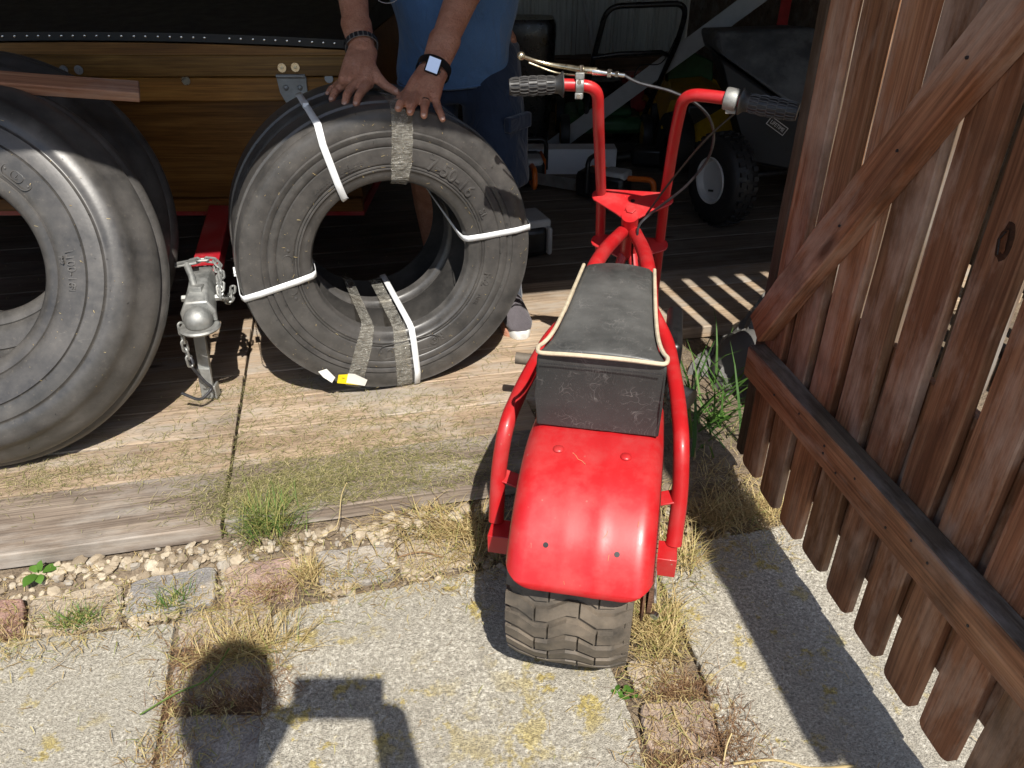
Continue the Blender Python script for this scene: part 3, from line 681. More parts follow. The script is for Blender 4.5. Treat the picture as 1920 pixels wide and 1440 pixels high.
def tape(label, a0, w_, skew=0, ys=None, seed=1):
    pr = [(.33, .3765), (.2, .3775), (.10, .3775), (.062, .3765), (.03, .373), (.014, .3705), (.0085, .363), (.004, .352), (.0015, .335), (-.0005, .32), (-.0018, .30), (-.0018, .27), (0., .25), (.0005, .235), (.004, .225), (.009, .205), (.015, .1965), (.022, .1915), (.05, .1885), (.2, .1885), (.36, .1895)]
    fine = []
    for i in range(len(pr) - 1):
        for k in range(3): t_ = k / 3; fine.append((pr[i][0] * (1 - t_) + pr[i + 1][0] * t_, pr[i][1] * (1 - t_) + pr[i + 1][1] * t_))
    fine.append(pr[-1]); rg = random.Random(seed); vs = []; nw = 9; n = len(fine)
    for i, (y, r) in enumerate(fine):
        for k in range(nw + 1):
            q = (k / nw - .5) * w_ * (1 + .03 * math.sin(i * 1.7 + seed)); a = a0 + skew * (r - .29) / .2 + q / max(r, .25)
            bmp = .0009 * mnoise.noise(Vector((i * .9, k * .55, seed * 3.))) + .0006 * mnoise.noise(Vector((i * .35, k * 2.1, seed * 7.))) + .0012
            n2 = .0 if r < .2 or r > .37 else 1.
            vs.append(bp_(r + (bmp if r > .37 else (-bmp if r < .2 else 0)), a, y - bmp * n2))
    t = thing('packing_tape', label, 'tape', bp_(.3775, a0, .1), group='clear tape round the tyre pair')
    mb = MB(); mb.add(vs, [(i * (nw + 1) + k, i * (nw + 1) + k + 1, (i + 1) * (nw + 1) + k + 1, (i + 1) * (nw + 1) + k) for i in range(n - 1) for k in range(nw)])
    mk('tape_band', mb, M['tape'], t, world=True, sharp=180)
tape('band of crinkled clear tape over the top of the tyre pair', R(8.5), .050, R(-2), seed=1)
tape('crinkled clear tape at the bottom of the tyre pair, beside the strap', R(179.5), .042, seed=2)
tape('wrinkled clear tape strip at the lower left of the tyre, above the yellow sticker', R(203), .044, R(-3), seed=3)
# --- sticker
tk = thing('tag_label', 'small yellow and white paper label low on the front tyre', 'label', bp_(.35, R(192), -.003))
def facepatch(name, pts, m, off=-.004, par=tk, z=0):
    mb = MB(); vs = [bp_(r, a, off + z + (.008 if r > .355 else .0025)) for r, a in pts]; mb.add(vs, [tuple(range(len(vs)))]); return mk(name, mb, m, par, world=True, smooth=False, mods=[('SOLIDIFY', dict(thickness=.0005))])
def fp(px, py): # pixel on the front face -> (r, phi)
    r = ray(px, py); nn = bund.to_3x3() @ Vector((0, -1, 0)); c = Vector((0, 0, CAM_H)); o = bund @ Vector((0, 0.004, RC)); t_ = (o - c).dot(nn) / r.dot(nn); p = bund.inverted() @ (c + r * t_); return (.196 + (math.hypot(p.x, p.z - RC) - .201) * (.18 / .184), math.atan2(p.x, p.z - RC))
facepatch('yellow_panel', [fp(*q) for q in ((634, 701), (654, 700), (672, 722), (632, 718))], M['sticker_yellow'])
facepatch('white_panel', [fp(*q) for q in ((652, 698), (664, 699), (688, 710), (684, 723), (660, 719), (649, 717))], M['sticker_white'], -.0052)
mb = MB()
def face_text(txt, px, py, size, rot):
    r, a = fp(px, py); vs, fs = text_geo(txt, size, .0002); c, s_ = math.cos(rot), math.sin(rot); o = Vector((r * math.sin(a), .0008 if r < .355 else .0026, RC + r * math.cos(a)))
    mb.add([bund @ (o + Vector((v.x * c - v.y * s_, -.0010 - v.z, v.x * s_ + v.y * c))) for v in vs], fs)
face_text('O', 642, 710, .017, R(-6)); face_text('301-40399', 667, 711, .0085, R(-10)); face_text('F', 677, 716, .006, R(-10))
mk('print', mb, M['ink'], tk, world=True, kind='stuff')
mb = MB(); mb.add([bp_(*p, -.001) for p in [fp(*q) for q in ((596, 695), (612, 690), (628, 706), (622, 716), (606, 706))]], [(0, 1, 2, 3, 4)]); tag(mk('paper_scrap', mb, M['sticker_white'], None, col=(.8, .8, .7)), 'torn scrap of dusty paper stuck at the bottom edge of the tyre', 'paper')

# ============================================================ TRAILER
ty = 2.40
tr = thing('trailer', 'small trailer with varnished wooden body, black cover and red drawbar', 'trailer', (-1.2, ty, 0))
TX0, TX1 = -2.35, -.475
def crown(x): return -.004 + .032 * (1 - ((x + 1.25) / .95) ** 2)
def tplank(name, z0, z1, yo, th, col, m='oak', x0=TX0, x1=TX1, **k):
    return plank(name, (x0, ty + yo, (z0 + z1) / 2), (x1, ty + yo, (z0 + z1) / 2), z1 - z0, th, (0, -1, 0), M[m], tr, col, **k)
tplank('panel', .436, .735, .012, .016, (.85, .75, .6)); tplank('rail', .733, .800, -.004, .03, (1.5, 1.35, 1.05)); tplank('rail', .803, .862, -.012, .03, (.95, .95, .82)); tplank('rail', .395, .436, .0, .03, (.9, .75, .62))
mb = MB(); pts = []
N = 24
for i in range(N + 1):
    x = TX0 + (TX1 - TX0) * i / N; pts.append(x)
rings = []
for x in pts:
    z = .866 + crown(x); rings.append([Vector((x, ty - .02, .858)), Vector((x, ty + .03, .858)), Vector((x, ty + .03, z)), Vector((x, ty - .02, z))])
mb.loft(rings); mk('top_lath', mb, M['oak'], tr, world=True, col=(1.1, 1, .9), bevel=.002)
mb = MB(); rings = []
for x in [TX0 - .01] + pts + [TX1 + .012]:
    z = .890 + crown(x) + .004; rings.append([Vector((x, ty - .026, z - .022)), Vector((x, ty - .026, z)), Vector((x, ty + .6, z + .055)), Vector((x, ty + 1.6, z + .06)), Vector((x, ty + 1.6, z - .03)), Vector((x, ty + .04, z - .022))])
mb.loft(rings); mk('cover', mb, M['tonneau'], tr, world=True, sharp=60)
rg = random.Random(3)
mb = MB(); mb.ball((0, 0, 0), .0042, (1, .6, 1), 8, 6); first = None; x = -1.98
while x < -.5:
    if rg.random() > .13:
        mt = Matrix.Translation(Vector((x, ty - .027, .884 + crown(x)))); loc = WM['trailer'].inverted() @ mt
        if first is None: first = mk('cover_stud', mb, M['chrome'], tr, M=loc)
        else:
            o = first.copy(); link(o, tr, loc)
    x += .0335 + rg.uniform(-.002, .002)
for z0, x_ in ((.8, TX1),):
    pass
mb = MB(); mb.box(((TX0 + TX1) / 2, ty + .82, .63), (TX1 - TX0 - .02, 1.56, .45)); mk('body', mb, M['oak'], tr, world=True, col=(.8, .7, .6))
mb = MB(); mb.box(((TX0 + TX1) / 2, ty + .8, .385), (TX1 - TX0 - .01, 1.56, .03)); mk('chassis', mb, M['red_trailer'], tr, world=True)
def washer(px, py, rad=.0125, m='galv', bolt=True, yo=-.028):
    p = AY(px, py, ty + yo); mb = MB(); mb.cyl((0, 0, 0), (0, -.003, 0), rad, 18)
    wsh = mk('washer', mb, M[m], tr, M=WM['trailer'].inverted() @ Matrix.Translation(p))
    if bolt: mb = MB(); mb.cyl((0, -.003, 0), (0, -.0075, 0), rad * .42, 6); mb.ball((0, -.0075, 0), rad * .25, (1, .6, 1), 8, 6); mk('bolt', mb, M[m], wsh)
washer(120, 131); washer(148, 131); washer(529, 127, m='brass'); washer(554, 126, m='brass'); washer(349, 151, .0125, 'brass', False, -.02); washer(617, 147, .0125, 'grey_plastic', False, -.02)
# hinge strap
h0 = AY(518, 143, ty - .03); h1 = AY(572, 143, ty - .03); hw = h1.x - h0.x; hz = h0.z
mb = MB(); poly = [(0, 0), (hw, 0), (hw * .98, -.04), (hw * .86, -.10), (hw * .80, -.24), (hw * .46, -.24), (hw * .36, -.10), (hw * .05, -.045)]
mb.add([Vector((h0.x + x, ty - .022, hz + z)) for x, z in poly] + [Vector((h0.x + x, ty - .027, hz + z)) for x, z in poly], [tuple(range(8)), tuple(range(15, 7, -1))] + [(i, (i + 1) % 8, 8 + (i + 1) % 8, 8 + i) for i in range(8)])
hg = mk('hinge', mb, M['galv'], tr, world=True, bevel=.0012, smooth=False)
mb = MB(); mb.cyl((h0.x, ty - .029, hz), (h1.x, ty - .029, hz), .006, 12); mk('hinge_pin', mb, M['galv'], hg, world=True)
for u in (.27, .76):
    mb = MB(); mb.ball((h0.x + hw * u, ty - .028, hz - .032), .008, (1, .5, 1), 12, 8); mk('rivet', mb, M['galv'], hg, world=True)
# drawbar, coupling, chain, prop leg
mb = MB(); mb.beam((-.965, 2.55, .40), (-.832, 1.925, .362), .07, .05); mk('drawbar', mb, M['red_trailer'], tr, world=True, bevel=.004)
d = (Vector((-.832, 1.922, .362)) - Vector((-.965, 2.55, .40))).normalized(); dx = Vector((d.x, d.y, 0)).normalized(); sx = Vector((dx.y, -dx.x, 0)) * -1; cz = .385
c0 = Vector((-.832, 1.922, .362))
def cp(f, s_, z): return c0 + dx * f + sx * s_ + Vector((0, 0, z - cz))
secs = [(-.03, .036, .36, .415), (.02, .037, .358, .42), (.07, .034, .352, .418), (.12, .038, .342, .405), (.16, .044, .335, .392)]
mb = MB(); rings = []
for f, hwid, z0, z1 in secs:
    m_ = (z0 + z1) / 2
    rings.append([cp(f, -hwid, z0), cp(f, hwid, z0), cp(f, hwid, m_), cp(f, hwid * .62, z1), cp(f, -hwid * .62, z1), cp(f, -hwid, m_)])
mb.loft(rings); coup = mk('coupling', mb, M['galv'], tr, world=True, bevel=.004, sharp=30)
mb = MB(); mb.ball(cp(.175, 0, .352), .036, (1, 1, .95), 24, 14); mk('ball_socket', mb, M['galv'], coup, world=True, sharp=180)
mb = MB(); mb.lathe([(0, .03), (0, .048), (.005, .051), (.009, .047), (.009, .03)], cp(.178, 0, .326), (0, 0, 1), 28, closed=True); mk('lip', mb, M['galv'], coup, world=True)
mb = MB(); mb.tube([cp(.105, -.006, .405), cp(.075, -.014, .428), cp(.035, -.028, .446)], [.009, .0085, .009], 12); mb.beam(cp(.035, -.058, .446), cp(.025, -.005, .449), .03, .005); mb.box(cp(.11, 0, .405), (.03, .026, .022)); mk('latch_lever', mb, M['galv'], coup, world=True, bevel=.001)
mb = MB()
for f, s_, z in ((.03, .040, .385), (.09, .04, .37), (.09, -.04, .375)):
    q = cp(f, s_, z); o_ = sx * (1 if s_ > 0 else -1); mb.cyl(q - o_ * .004, q + o_ * .008, .009, 6)
mk_parts('bolt_head', mb, M['galv'], coup, world=True)
def chain(pts, name='safety_chain', lw=.013, ll=.03, r=.0032, m='galv'):
    pts = [Vector(p) for p in pts]; ch = bpy.data.objects.new(name, None); ch.empty_display_size = .02; link(ch, tr, WM['trailer'].inverted() @ Matrix.Translation(pts[0]))
    cur = bez(pts, 24); step = ll * .68; acc = 0; pos = [(cur[0], (cur[1] - cur[0]).normalized())]
    for i in range(1, len(cur)):
        s_ = (cur[i] - cur[i - 1]).length; acc += s_
        if acc >= step: pos.append((cur[i], (cur[i] - cur[i - 1]).normalized())); acc = 0
    mb = MB(); ov = []
    for k in range(16):
        a = 2 * math.pi * k / 16; ov.append(Vector(((ll - lw) / 2 * (1 if math.cos(a) > 0 else -1) + lw / 2 * math.cos(a), lw / 2 * math.sin(a), 0)))
    mb.tube(ov, r, 6, closed=True); f0 = None
    for i, (p, t_) in enumerate(pos):
        x = t_; y = x.orthogonal().normalized()
        if abs(x.z) < .9: y = Vector((0, 0, 1)).cross(x).normalized()
        z = x.cross(y)
        if i % 2: y, z = z, -y
        Mt = Matrix((x, y, z)).transposed().to_4x4(); Mt.translation = p; loc = WM[ch.name].inverted() @ Mt
        if f0 is None: f0 = mk('link', mb, M[m], ch, M=loc)
        else: o = f0.copy(); link(o, ch, loc)
    return ch
chain([cp(.01, .040, .418), cp(.05, .048, .405), cp(.09, .05, .385), cp(.07, .058, .355), cp(.02, .062, .345)])
chain([cp(-.01, -.035, .432), cp(-.005, .0, .440), cp(.0, .036, .436), cp(.03, .052, .42), cp(.075, .055, .40), cp(.10, .053, .375), cp(.06, .066, .345), cp(.0, .07, .36)])
hp = G(352, 640, .2)
hang = [cp(.165, -.048, .325), cp(.165, -.050, .28), cp(.16, -.048, .215)]
chain(hang, lw=.014, ll=.034)
e = hang[-1]; mb = MB(); mb.tube(fillet([e + Vector((.012, -.01, .01)), e + Vector((.006, -.004, .03)), e + Vector((-.008, 0, .01)), e + Vector((.022, .01, -.06)), e + Vector((.036, .018, -.082)), e + Vector((.012, -.02, -.10)), e + Vector((-.03, -.03, -.068))], .018, 5), .0042, 8); mk('chain_hook', mb, M['dark_steel'], tr, world=True)
lg = Vector((-.826, 1.832, 0)); LO = Vector((-.012, -.028, 0))
mb = MB(); mb.beam(Vector((-.826, 1.838, .13)) + LO, Vector((-.822, 1.865, .36)) + LO, .032, .013, (0, -1, .1)); leg = mk('prop_leg', mb, M['galv'], tr, world=True, bevel=.002)
mb = MB(); mb.beam(Vector((-.8265, 1.826, .062)) + LO, Vector((-.8255, 1.832, .155)) + LO, .036, .010, (0, -1, .1)); mb.box(Vector((-.803, 1.832, .085)) + LO, (.006, .03, .04)); mk('leg_foot', mb, M['galv'], leg, world=True, bevel=.0015)
for z in (.080, .108):
    mb = MB(); mb.cyl(Vector((-.8262, 1.8225, z)) + LO, Vector((-.8262, 1.814, z)) + LO, .0085, 6); mk('bolt', mb, M['galv'], leg, world=True)
# lath lying over the big tyres
la, lb = AY(-60, 114, 1.83), AY(262, 172, 1.95)
pl = plank('wooden_lath', la + Vector((-.25, -.1, .0)), lb, .05, .028, (0, -.45, 1), M['lath'], None, jit=.001); tag(pl, 'loose reddish wooden lath lying across the top of the large tyres', 'wooden lath')
# ============================================================ MINI BIKE (own frame: y forward, x right, rear axle above the origin)
bk = thing('mini_bike', 'red mini bike with black seat and wide knobbly rear tyre, parked in the doorway', 'mini bike', (.139, 1.05, .002), -R(11))
def bpart(name, mb, m='red_paint', par=None, **k): return mk(name, mb, M[m], par or bk, **k)
WR = .205; HW = .102
# rear wheel
prof = [(-.060, .105), (-.075, .112), (-.092, .135), (-.100, .16), (-.099, .178), (-.092, .189), (-.07, .1945), (-.035, .194), (0, .1945), (.035, .194), (.07, .192), (.092, .189), (.099, .178), (.100, .16), (.092, .135), (.075, .112), (.060, .105)]
rw = bpy.data.objects.new('rear_wheel', None); rw.empty_display_size = .05; link(rw, bk, Matrix.Translation((-.014, 0, WR)))
mb = MB(); mb.lathe(prof, (0, 0, 0), (1, 0, 0), 96); bpart('tyre_casing', mb, 'rubber_worn', rw, sharp=60)
def crown_r(x): return .2035 - .0095 * (abs(x) / .1) ** 2.4
mb = MB(); NB = 33
cls = [(-.1035, 0), (-.080, .000), (-.052, -.42), (-.030, -.36), (.000, .12), (.020, .10), (.050, -.36), (.076, -.30), (.1035, .05)]
for k in range(NB):
    a0 = 2 * math.pi * k / NB; pit = 2 * math.pi / NB
    rg = random.Random(k)
    for lo_, hi_ in (((0, 3), (3, 6), (6, 8)) if k % 2 else ((0, 2), (2, 5), (5, 8))):
        seg_ = cls[lo_:hi_ + 1]; rings = []
        for j, (x, off) in enumerate(seg_):
            xx = x + (.0015 if j == 0 else (-.0015 if j == len(seg_) - 1 else 0)); a = a0 + off * pit; hw_ = .36 * pit
            r1 = crown_r(xx); r0 = r1 - .0115
            if abs(xx) > .095: r1 -= .004
            rings.append([Vector((xx, r_ * math.sin(q), r_ * math.cos(q))) for r_, q in ((r0, a - hw_), (r1, a - hw_ * .86), (r1, a + hw_ * .86), (r0, a + hw_))])
        mb.loft(rings)
    for sg in (-1, 1):
        a = a0 + (.0 if sg < 0 else .3 * pit); hw_ = .36 * pit
        rings = [[Vector((sg * x, r_ * math.sin(q), r_ * math.cos(q))) for x, r_, q in ((x0, r0, a - hw_), (x0, r0, a + hw_), (x1, r0 - .001, a + hw_ * .9), (x1, r0 - .001, a - hw_ * .9))] for x0, x1, r0 in ((.094, .103, .190), (.097, .1045, .168))]
        mb.loft(rings)
bpart('tread', mb, 'rubber_worn', rw, smooth=False)
mb = MB(); mb.lathe([(-.062, .106), (-.05, .1), (-.03, .085), (-.02, .05), (-.02, .02), (.02, .02), (.02, .05), (.03, .085), (.05, .1), (.062, .106)], (0, 0, 0), (1, 0, 0), 48); bpart('rim', mb, 'red_paint', rw)
mb = MB(); mb.cyl((-.13, 0, 0), (.14, 0, 0), .0085, 12); bpart('axle', mb, 'galv', rw)
# front wheel
fw = bpy.data.objects.new('front_wheel', None); fw.empty_display_size = .05; link(fw, bk, Matrix.Translation((-.004, 1.02, .19)))
mb = MB(); mb.lathe([(x * .62, .19 - (.205 - r) * .9) for x, r in prof], (0, 0, 0), (1, 0, 0), 64); bpart('tyre_casing', mb, 'rubber_worn', fw, sharp=60)
mb = MB()
for k in range(40):
    a = 2 * math.pi * k / 40
    for x0 in (-.038, 0, .038):
        rings = []
        for x in (x0 - .016, x0 + .016):
            rings.append([Vector((x, r_ * math.sin(q), r_ * math.cos(q))) for r_, q in ((.176, a - .06), (.188, a - .05), (.188, a + .05), (.176, a + .06))])
        mb.loft(rings)
bpart('tread', mb, 'rubber_worn', fw, sharp=30)
mb = MB(); mb.lathe([(-.04, .095), (-.02, .08), (-.02, .02), (.02, .02), (.02, .08), (.04, .095)], (0, 0, 0), (1, 0, 0), 40); bpart('rim', mb, 'red_paint', fw)
mb = MB(); mb.cyl((-.095, 0, 0), (.095, 0, 0), .008, 12); bpart('axle', mb, 'galv', fw)
# rear mudguard
FR = .252; th0, th1 = R(48), R(-63)     # from in front of the top to the rear rim (angle from straight up, forward positive)
mb = MB(); NX, NTH = 36, 48; grid = []
def cross(u):    # u in -1..1 -> (x, drop)
    W_, rr, dr = .116, .030, .022; s_ = u * (W_ + .008)
    a = abs(s_)
    if a < W_ - rr: x = a; d_ = 0
    else:
        q = (a - (W_ - rr)) / (rr + .008) * R(74); x = W_ - rr + rr * math.sin(q); d_ = rr * (1 - math.cos(q))
    x = math.copysign(x, s_)
    rid = (.0013 if x > 0 else .0005) * math.exp(-((abs(x) - .026) / .012) ** 2)
    return x, d_ - rid
for i in range(NTH + 1):
    q = i / NTH; th = th0 + (th1 - th0) * q
    e = (th - th1) * FR; rc = .052          # rounded rear corners
    for j in range(NX + 1):
        u = -1 + 2 * j / NX; x, d_ = cross(u)
        t_ = th
        if abs(x) > .118 - rc:
            ex = abs(x) - (.118 - rc); lim = rc - math.sqrt(max(0, rc * rc - ex * ex)); t_ = max(th, th1 + lim / FR)
        t_ -= .02 * x / .1 * 0
        flat = 0.0
        r_ = FR - d_ + flat
        if t_ > R(12): r_ = r_ + (t_ - R(12)) ** 2 * .12
        grid.append(Vector((x, r_ * math.sin(t_), WR + r_ * math.cos(t_))))
mb.add(grid, [(i * (NX + 1) + j, (i + 1) * (NX + 1) + j, (i + 1) * (NX + 1) + j + 1, i * (NX + 1) + j + 1) for i in range(NTH) for j in range(NX)])
fen = bpart('rear_mudguard', mb, sharp=60, mods=[('SOLIDIFY', dict(thickness=.0022, offset=-1))])
def fpt(x, th, r=FR): return Vector((x, r * math.sin(th), WR + r * math.cos(th)))
mb = MB(); 
for x in (-.056, .054): mb.ball(fpt(x, R(-9), FR + .0005), .0095, (1, 1, .42), 16, 8)
mk_parts('rivet', mb, M['red_paint'], fen)
mb = MB()
for x in (-.053, .056):
    q = R(-47); c = fpt(x, q, FR + .0002); n_ = (c - Vector((x, 0, WR))).normalized(); mb.cyl(c - n_ * .003, c + n_ * .0006, .0042, 14)
mk_parts('bolt_hole', mb, M['black_enamel'], fen)
def fender_hit(px, py, r=FR + .0006):
    Mi = WM['mini_bike'].inverted(); o = Mi @ Vector((0, 0, CAM_H)); d = Mi.to_3x3() @ ray(px, py); oz = o.z - WR
    a = d.y ** 2 + d.z ** 2; b = 2 * (o.y * d.y + oz * d.z); c = o.y ** 2 + oz ** 2 - r * r; return o + d * ((-b - math.sqrt(max(0, b * b - 4 * a * c))) / (2 * a))
for pl_ in ([(1074, 849), (1079, 853), (1084, 861), (1091, 864), (1098, 871)], [(1125, 956), (1123, 962), (1121, 972), (1122, 980), (1118, 988), (1119, 997)], [(1127, 1012), (1133, 1007), (1137, 1003), (1140, 996)], [(1057, 1090), (1058, 1096)], [(1142, 1040), (1140, 1052)], [(1198, 978), (1196, 988)]):
    mb = MB(); mb.tube([fender_hit(*q) for q in pl_], .00045, 5); bpart('paint_crack', mb, 'crack', fen)
# seat
mb = MB(); rings = []; top = []
SY = [(.405, .0685, .592), (.395, .0695, .598), (.34, .0715, .600), (.26, .075, .6015), (.18, .079, .602), (.11, .084, .602), (.07, .0895, .602), (.045, .096, .602), (.03, .1025, .602), (.018, .104, .601)]
def seat_ring(y, hw_, zt, zb, top_y=0):
    out = []; n = 14
    for k in range(n + 1):
        u = -1 + 2 * k / n; cr_ = .010 * (1 - u * u) - (.006 if abs(u) > .93 else 0); out.append(Vector((u * hw_, y, zt + cr_)))
    out += [Vector((hw_ * 1.005, y, zt - .012)), Vector((hw_ * 1.0, y, (zt + zb) / 2)), Vector((hw_ * 1.0, y, zb)), Vector((-hw_ * 1.0, y, zb)), Vector((-hw_ * 1.0, y, (zt + zb) / 2)), Vector((-hw_ * 1.005, y, zt - .012))]
    return out
for i, (y, hw_, zt) in enumerate(SY):
    zb = .455 + .05 * (y / .4)
    r_ = seat_ring(y, hw_, zt, zb)
    if y <= .03:
        r_ = [Vector((p.x, p.y - .012 * math.sin(math.pi * min(1, max(0, (zt - p.z) / .14))) + .006 * (1 - (p.x / .1) ** 2) * -0.6, p.z)) for p in r_]
    rings.append(r_)
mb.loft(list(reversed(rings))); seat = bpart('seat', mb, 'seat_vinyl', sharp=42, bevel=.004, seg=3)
pp = [Vector((-hw_ - .001, y, zt + .0015)) for y, hw_, zt in SY[1:-1]] + [Vector((-.1005, .0125, .6035)), Vector((-.085, .0085, .6045))]
back = [Vector((x, .007 - .003 * math.cos(x * 15), .605 + .004 * (1 - (x / .1) ** 2))) for x in (-.05, 0, .05)]
pp = pp + back + [Vector((-p.x, p.y, p.z)) for p in reversed(pp)]
mb = MB(); mb.tube(bez(pp, 5), .0036, 8); bpart('piping', mb, 'piping', seat)
mb = MB()
for k in range(46):
    x = -.094 + k * .0042; mb.box((x, .0045, .588), (.0026, .002, .0012))
bpart('stitching', mb, 'dark_steel', seat, kind='stuff')
mb = MB(); mb.beam((0, .04, .448), (0, .39, .495), .15, .012, (0, 0, 1)); bpart('seat_base', mb, 'black_plastic', seat)
# frame
for sx_ in (-1, 1):
    mb = MB(); mb.tube(fillet([(sx_ * .0165, .785, .530), (sx_ * .045, .62, .548), (sx_ * .062, .47, .552), (sx_ * .085, .30, .44), (sx_ * .085, .1, .36)], .10, 8), .0165, 14); bpart('frame_tube', mb)
    gx = -.168 if sx_ < 0 else .144
    mb = MB(); mb.tube(fillet([(sx_ * .075, .50, .46), (gx * .80, .42, .425), (gx * .97, .235, .405), (gx * 1.03, .105, .395), (gx * 1.09, .075, .30), (gx * 1.08, .045, .205)], .085, 8), .0150, 16); gt = bpart('guard_tube', mb)
    mb = MB(); mb.beam((gx * .80, .07, .285), (gx * 1.06, .075, .295), .03, .004, (0, -.3, 1)); mb.box((gx * .965, .025, .185), (abs(gx) * .32, .05, .042)); mk_parts('bracket', mb, M['red_paint'], gt, bevel=.0015)
    mb = MB(); mb.beam((gx * .84, .0, .20), (gx * .84, .38, .22), .03, .008, (1, 0, 0)); mb.beam((gx * .80, .12, .30), (gx * .8, .40, .30), .06, .004, (1, 0, 0)); bpart('frame_rail', mb)
    mb = MB(); mb.tube([(sx_ * .06, .47, .5), (sx_ * .08, .70, .2)], .0125, 12); mb.tube([(0.012 * sx_, .845, .45), (sx_ * .08, .70, .19), (sx_ * .10, .2, .19)], .0125, 12); bpart('frame_tube', mb)
RK = Vector((0, -.5, .866)).normalized()       # steering axis
mb = MB(); mb.cyl(Vector((0, .775, .588)) - RK * .16, Vector((0, .775, .588)) - RK * .015, .021, 20); bpart('head_tube', mb)
def clamp_plate(yc, zc, hw_, front, name='fork_clamp'):
    rot = Matrix.Rotation(R(-30) * -1, 3, 'X'); poly = []
    shape = [(-hw_ - .0, -.012), (-.012, -.078 * front), (.012, -.078 * front), (hw_, -.012)]
    pts = []
    for k in range(9): a = R(-60 - k * 22.5); 
    out = []
    for k in range(7): a = R(250 - k * 26); out.append((-hw_ + .022 * math.cos(a) * 1.0, .022 * math.sin(a)))
    for k in range(7): a = R(94 - k * 26) ; out.append((hw_ + .022 * math.cos(a), .022 * math.sin(a)))
    out += [(.034, -.056 * front), (.022, -.066 * front), (.008, -.070 * front), (-.008, -.070 * front), (-.022, -.066 * front), (-.034, -.056 * front)]
    mt = Matrix.Translation((0, yc, zc)) @ Matrix.Rotation(R(30), 4, 'X')
    mb = MB(); mb.prism(out, .0055, -.00275, mt); return bpart(name, mb, bevel=.0012, seg=1), mt
cl, cmt = clamp_plate(.845, .600, .079, 1.0)
mb = MB(); q = cmt @ Vector((.0, -.048, .003)); nq = (cmt.to_3x3() @ Vector((0, 0, 1))); mb.cyl(q, q + nq * .011, .0135, 6); bpart('hex_bolt', mb, 'red_paint', cl, bevel=.001)
mb = MB(); q = cmt @ Vector((.002, -.012, .002)); mb.cyl(q, q + nq * .0012, .0055, 14); bpart('bolt_hole', mb, 'black_enamel', cl)
cl2, cmt2 = clamp_plate(.895, .462, .079, .8)
for sx_ in (-1, 1):
    if sx_ < 0: pts = [(-.079, 1.03, .20), (-.079, .860, .60), (-.082, .70, .80), (-.085, .655, .893), (-.15, .648, .897), (-.26, .622, .893)]
    else: pts = [(.079, 1.03, .20), (.079, .855, .60), (.086, .70, .80), (.094, .645, .888), (.17, .625, .887), (.31, .592, .872)]
    # straighten the leg between axle and clamp
    p0, p1 = Vector(pts[0]), Vector(pts[1]); mb = MB(); mb.tube(fillet([p0] + pts[1:-1] + [pts[-1]], .042, 9), .0128, 16); bpart('fork_and_handlebar_tube', mb)
# grips with raised diamond ribs
def make_grip(p0, p1, flange_first=True):
    p0, p1 = Vector(p0), Vector(p1); ax = (p1 - p0).normalized(); L = (p1 - p0).length
    def prof_r(t_): return .0172 + .0022 * math.sin(math.pi * min(1, t_ * 1.05)) 
    mb = MB(); pr = [(0, .013), (0, .026), (.002, .0265), (.004, .024), (.010, .0185), (.018, .0172)] + [(.018 + (L - .021) * k / 14, prof_r(k / 14) - .0014) for k in range(1, 15)] + [(L, .0165), (L, .001)]
    mb.lathe(pr, p0, ax, 32); g_ = bpart('grip', mb, 'grip')
    u = ax.orthogonal().normalized(); v_ = ax.cross(u); mb = MB(); nr = 5; na = 16
    y0 = .018; ll = (L - y0 - .003) / nr
    for r_ in range(nr):
        for k in range(na):
            a = 2 * math.pi * (k + .5 * (r_ % 2)) / na; pts = []
            for j in range(5):
                t_ = j / 4; h = y0 + ll * (r_ + t_); rr = prof_r((h - y0) / (L - y0)) + .0006 - .0016 * (abs(t_ - .5) * 2) ** 2
                pts.append(p0 + ax * h + (u * math.cos(a) + v_ * math.sin(a)) * rr)
            mb.tube(pts, .00105, 5)
        h = y0 + ll * r_; mb.tube([p0 + ax * h + (u * math.cos(q) + v_ * math.sin(q)) * (prof_r(ll * r_ / L) - .0005) for q in [2 * math.pi * j / 24 for j in range(24)]], .0009, 5, closed=True)
    bpart('rib', mb, 'grip_edge', g_)
make_grip((-.157, .6465, .8968), (-.268, .620, .8928)); make_grip((.206, .6165, .8826), (.316, .5905, .8715))
# throttle body on the right bar
pa, pb = Vector((.176, .6236, .8862)), Vector((.205, .6168, .8828)); axr = (pb - pa).normalized()
mb = MB(); mb.lathe([(-.001, .013), (0, .021), (.004, .0225), (.022, .0225), (.026, .021), (.028, .013)], pa, axr, 26); mb.box(pa + axr * .014 + Vector((0, -.005, -.02)), (.02, .012, .012)); bpart('throttle_housing', mb, 'galv', bevel=.0008)
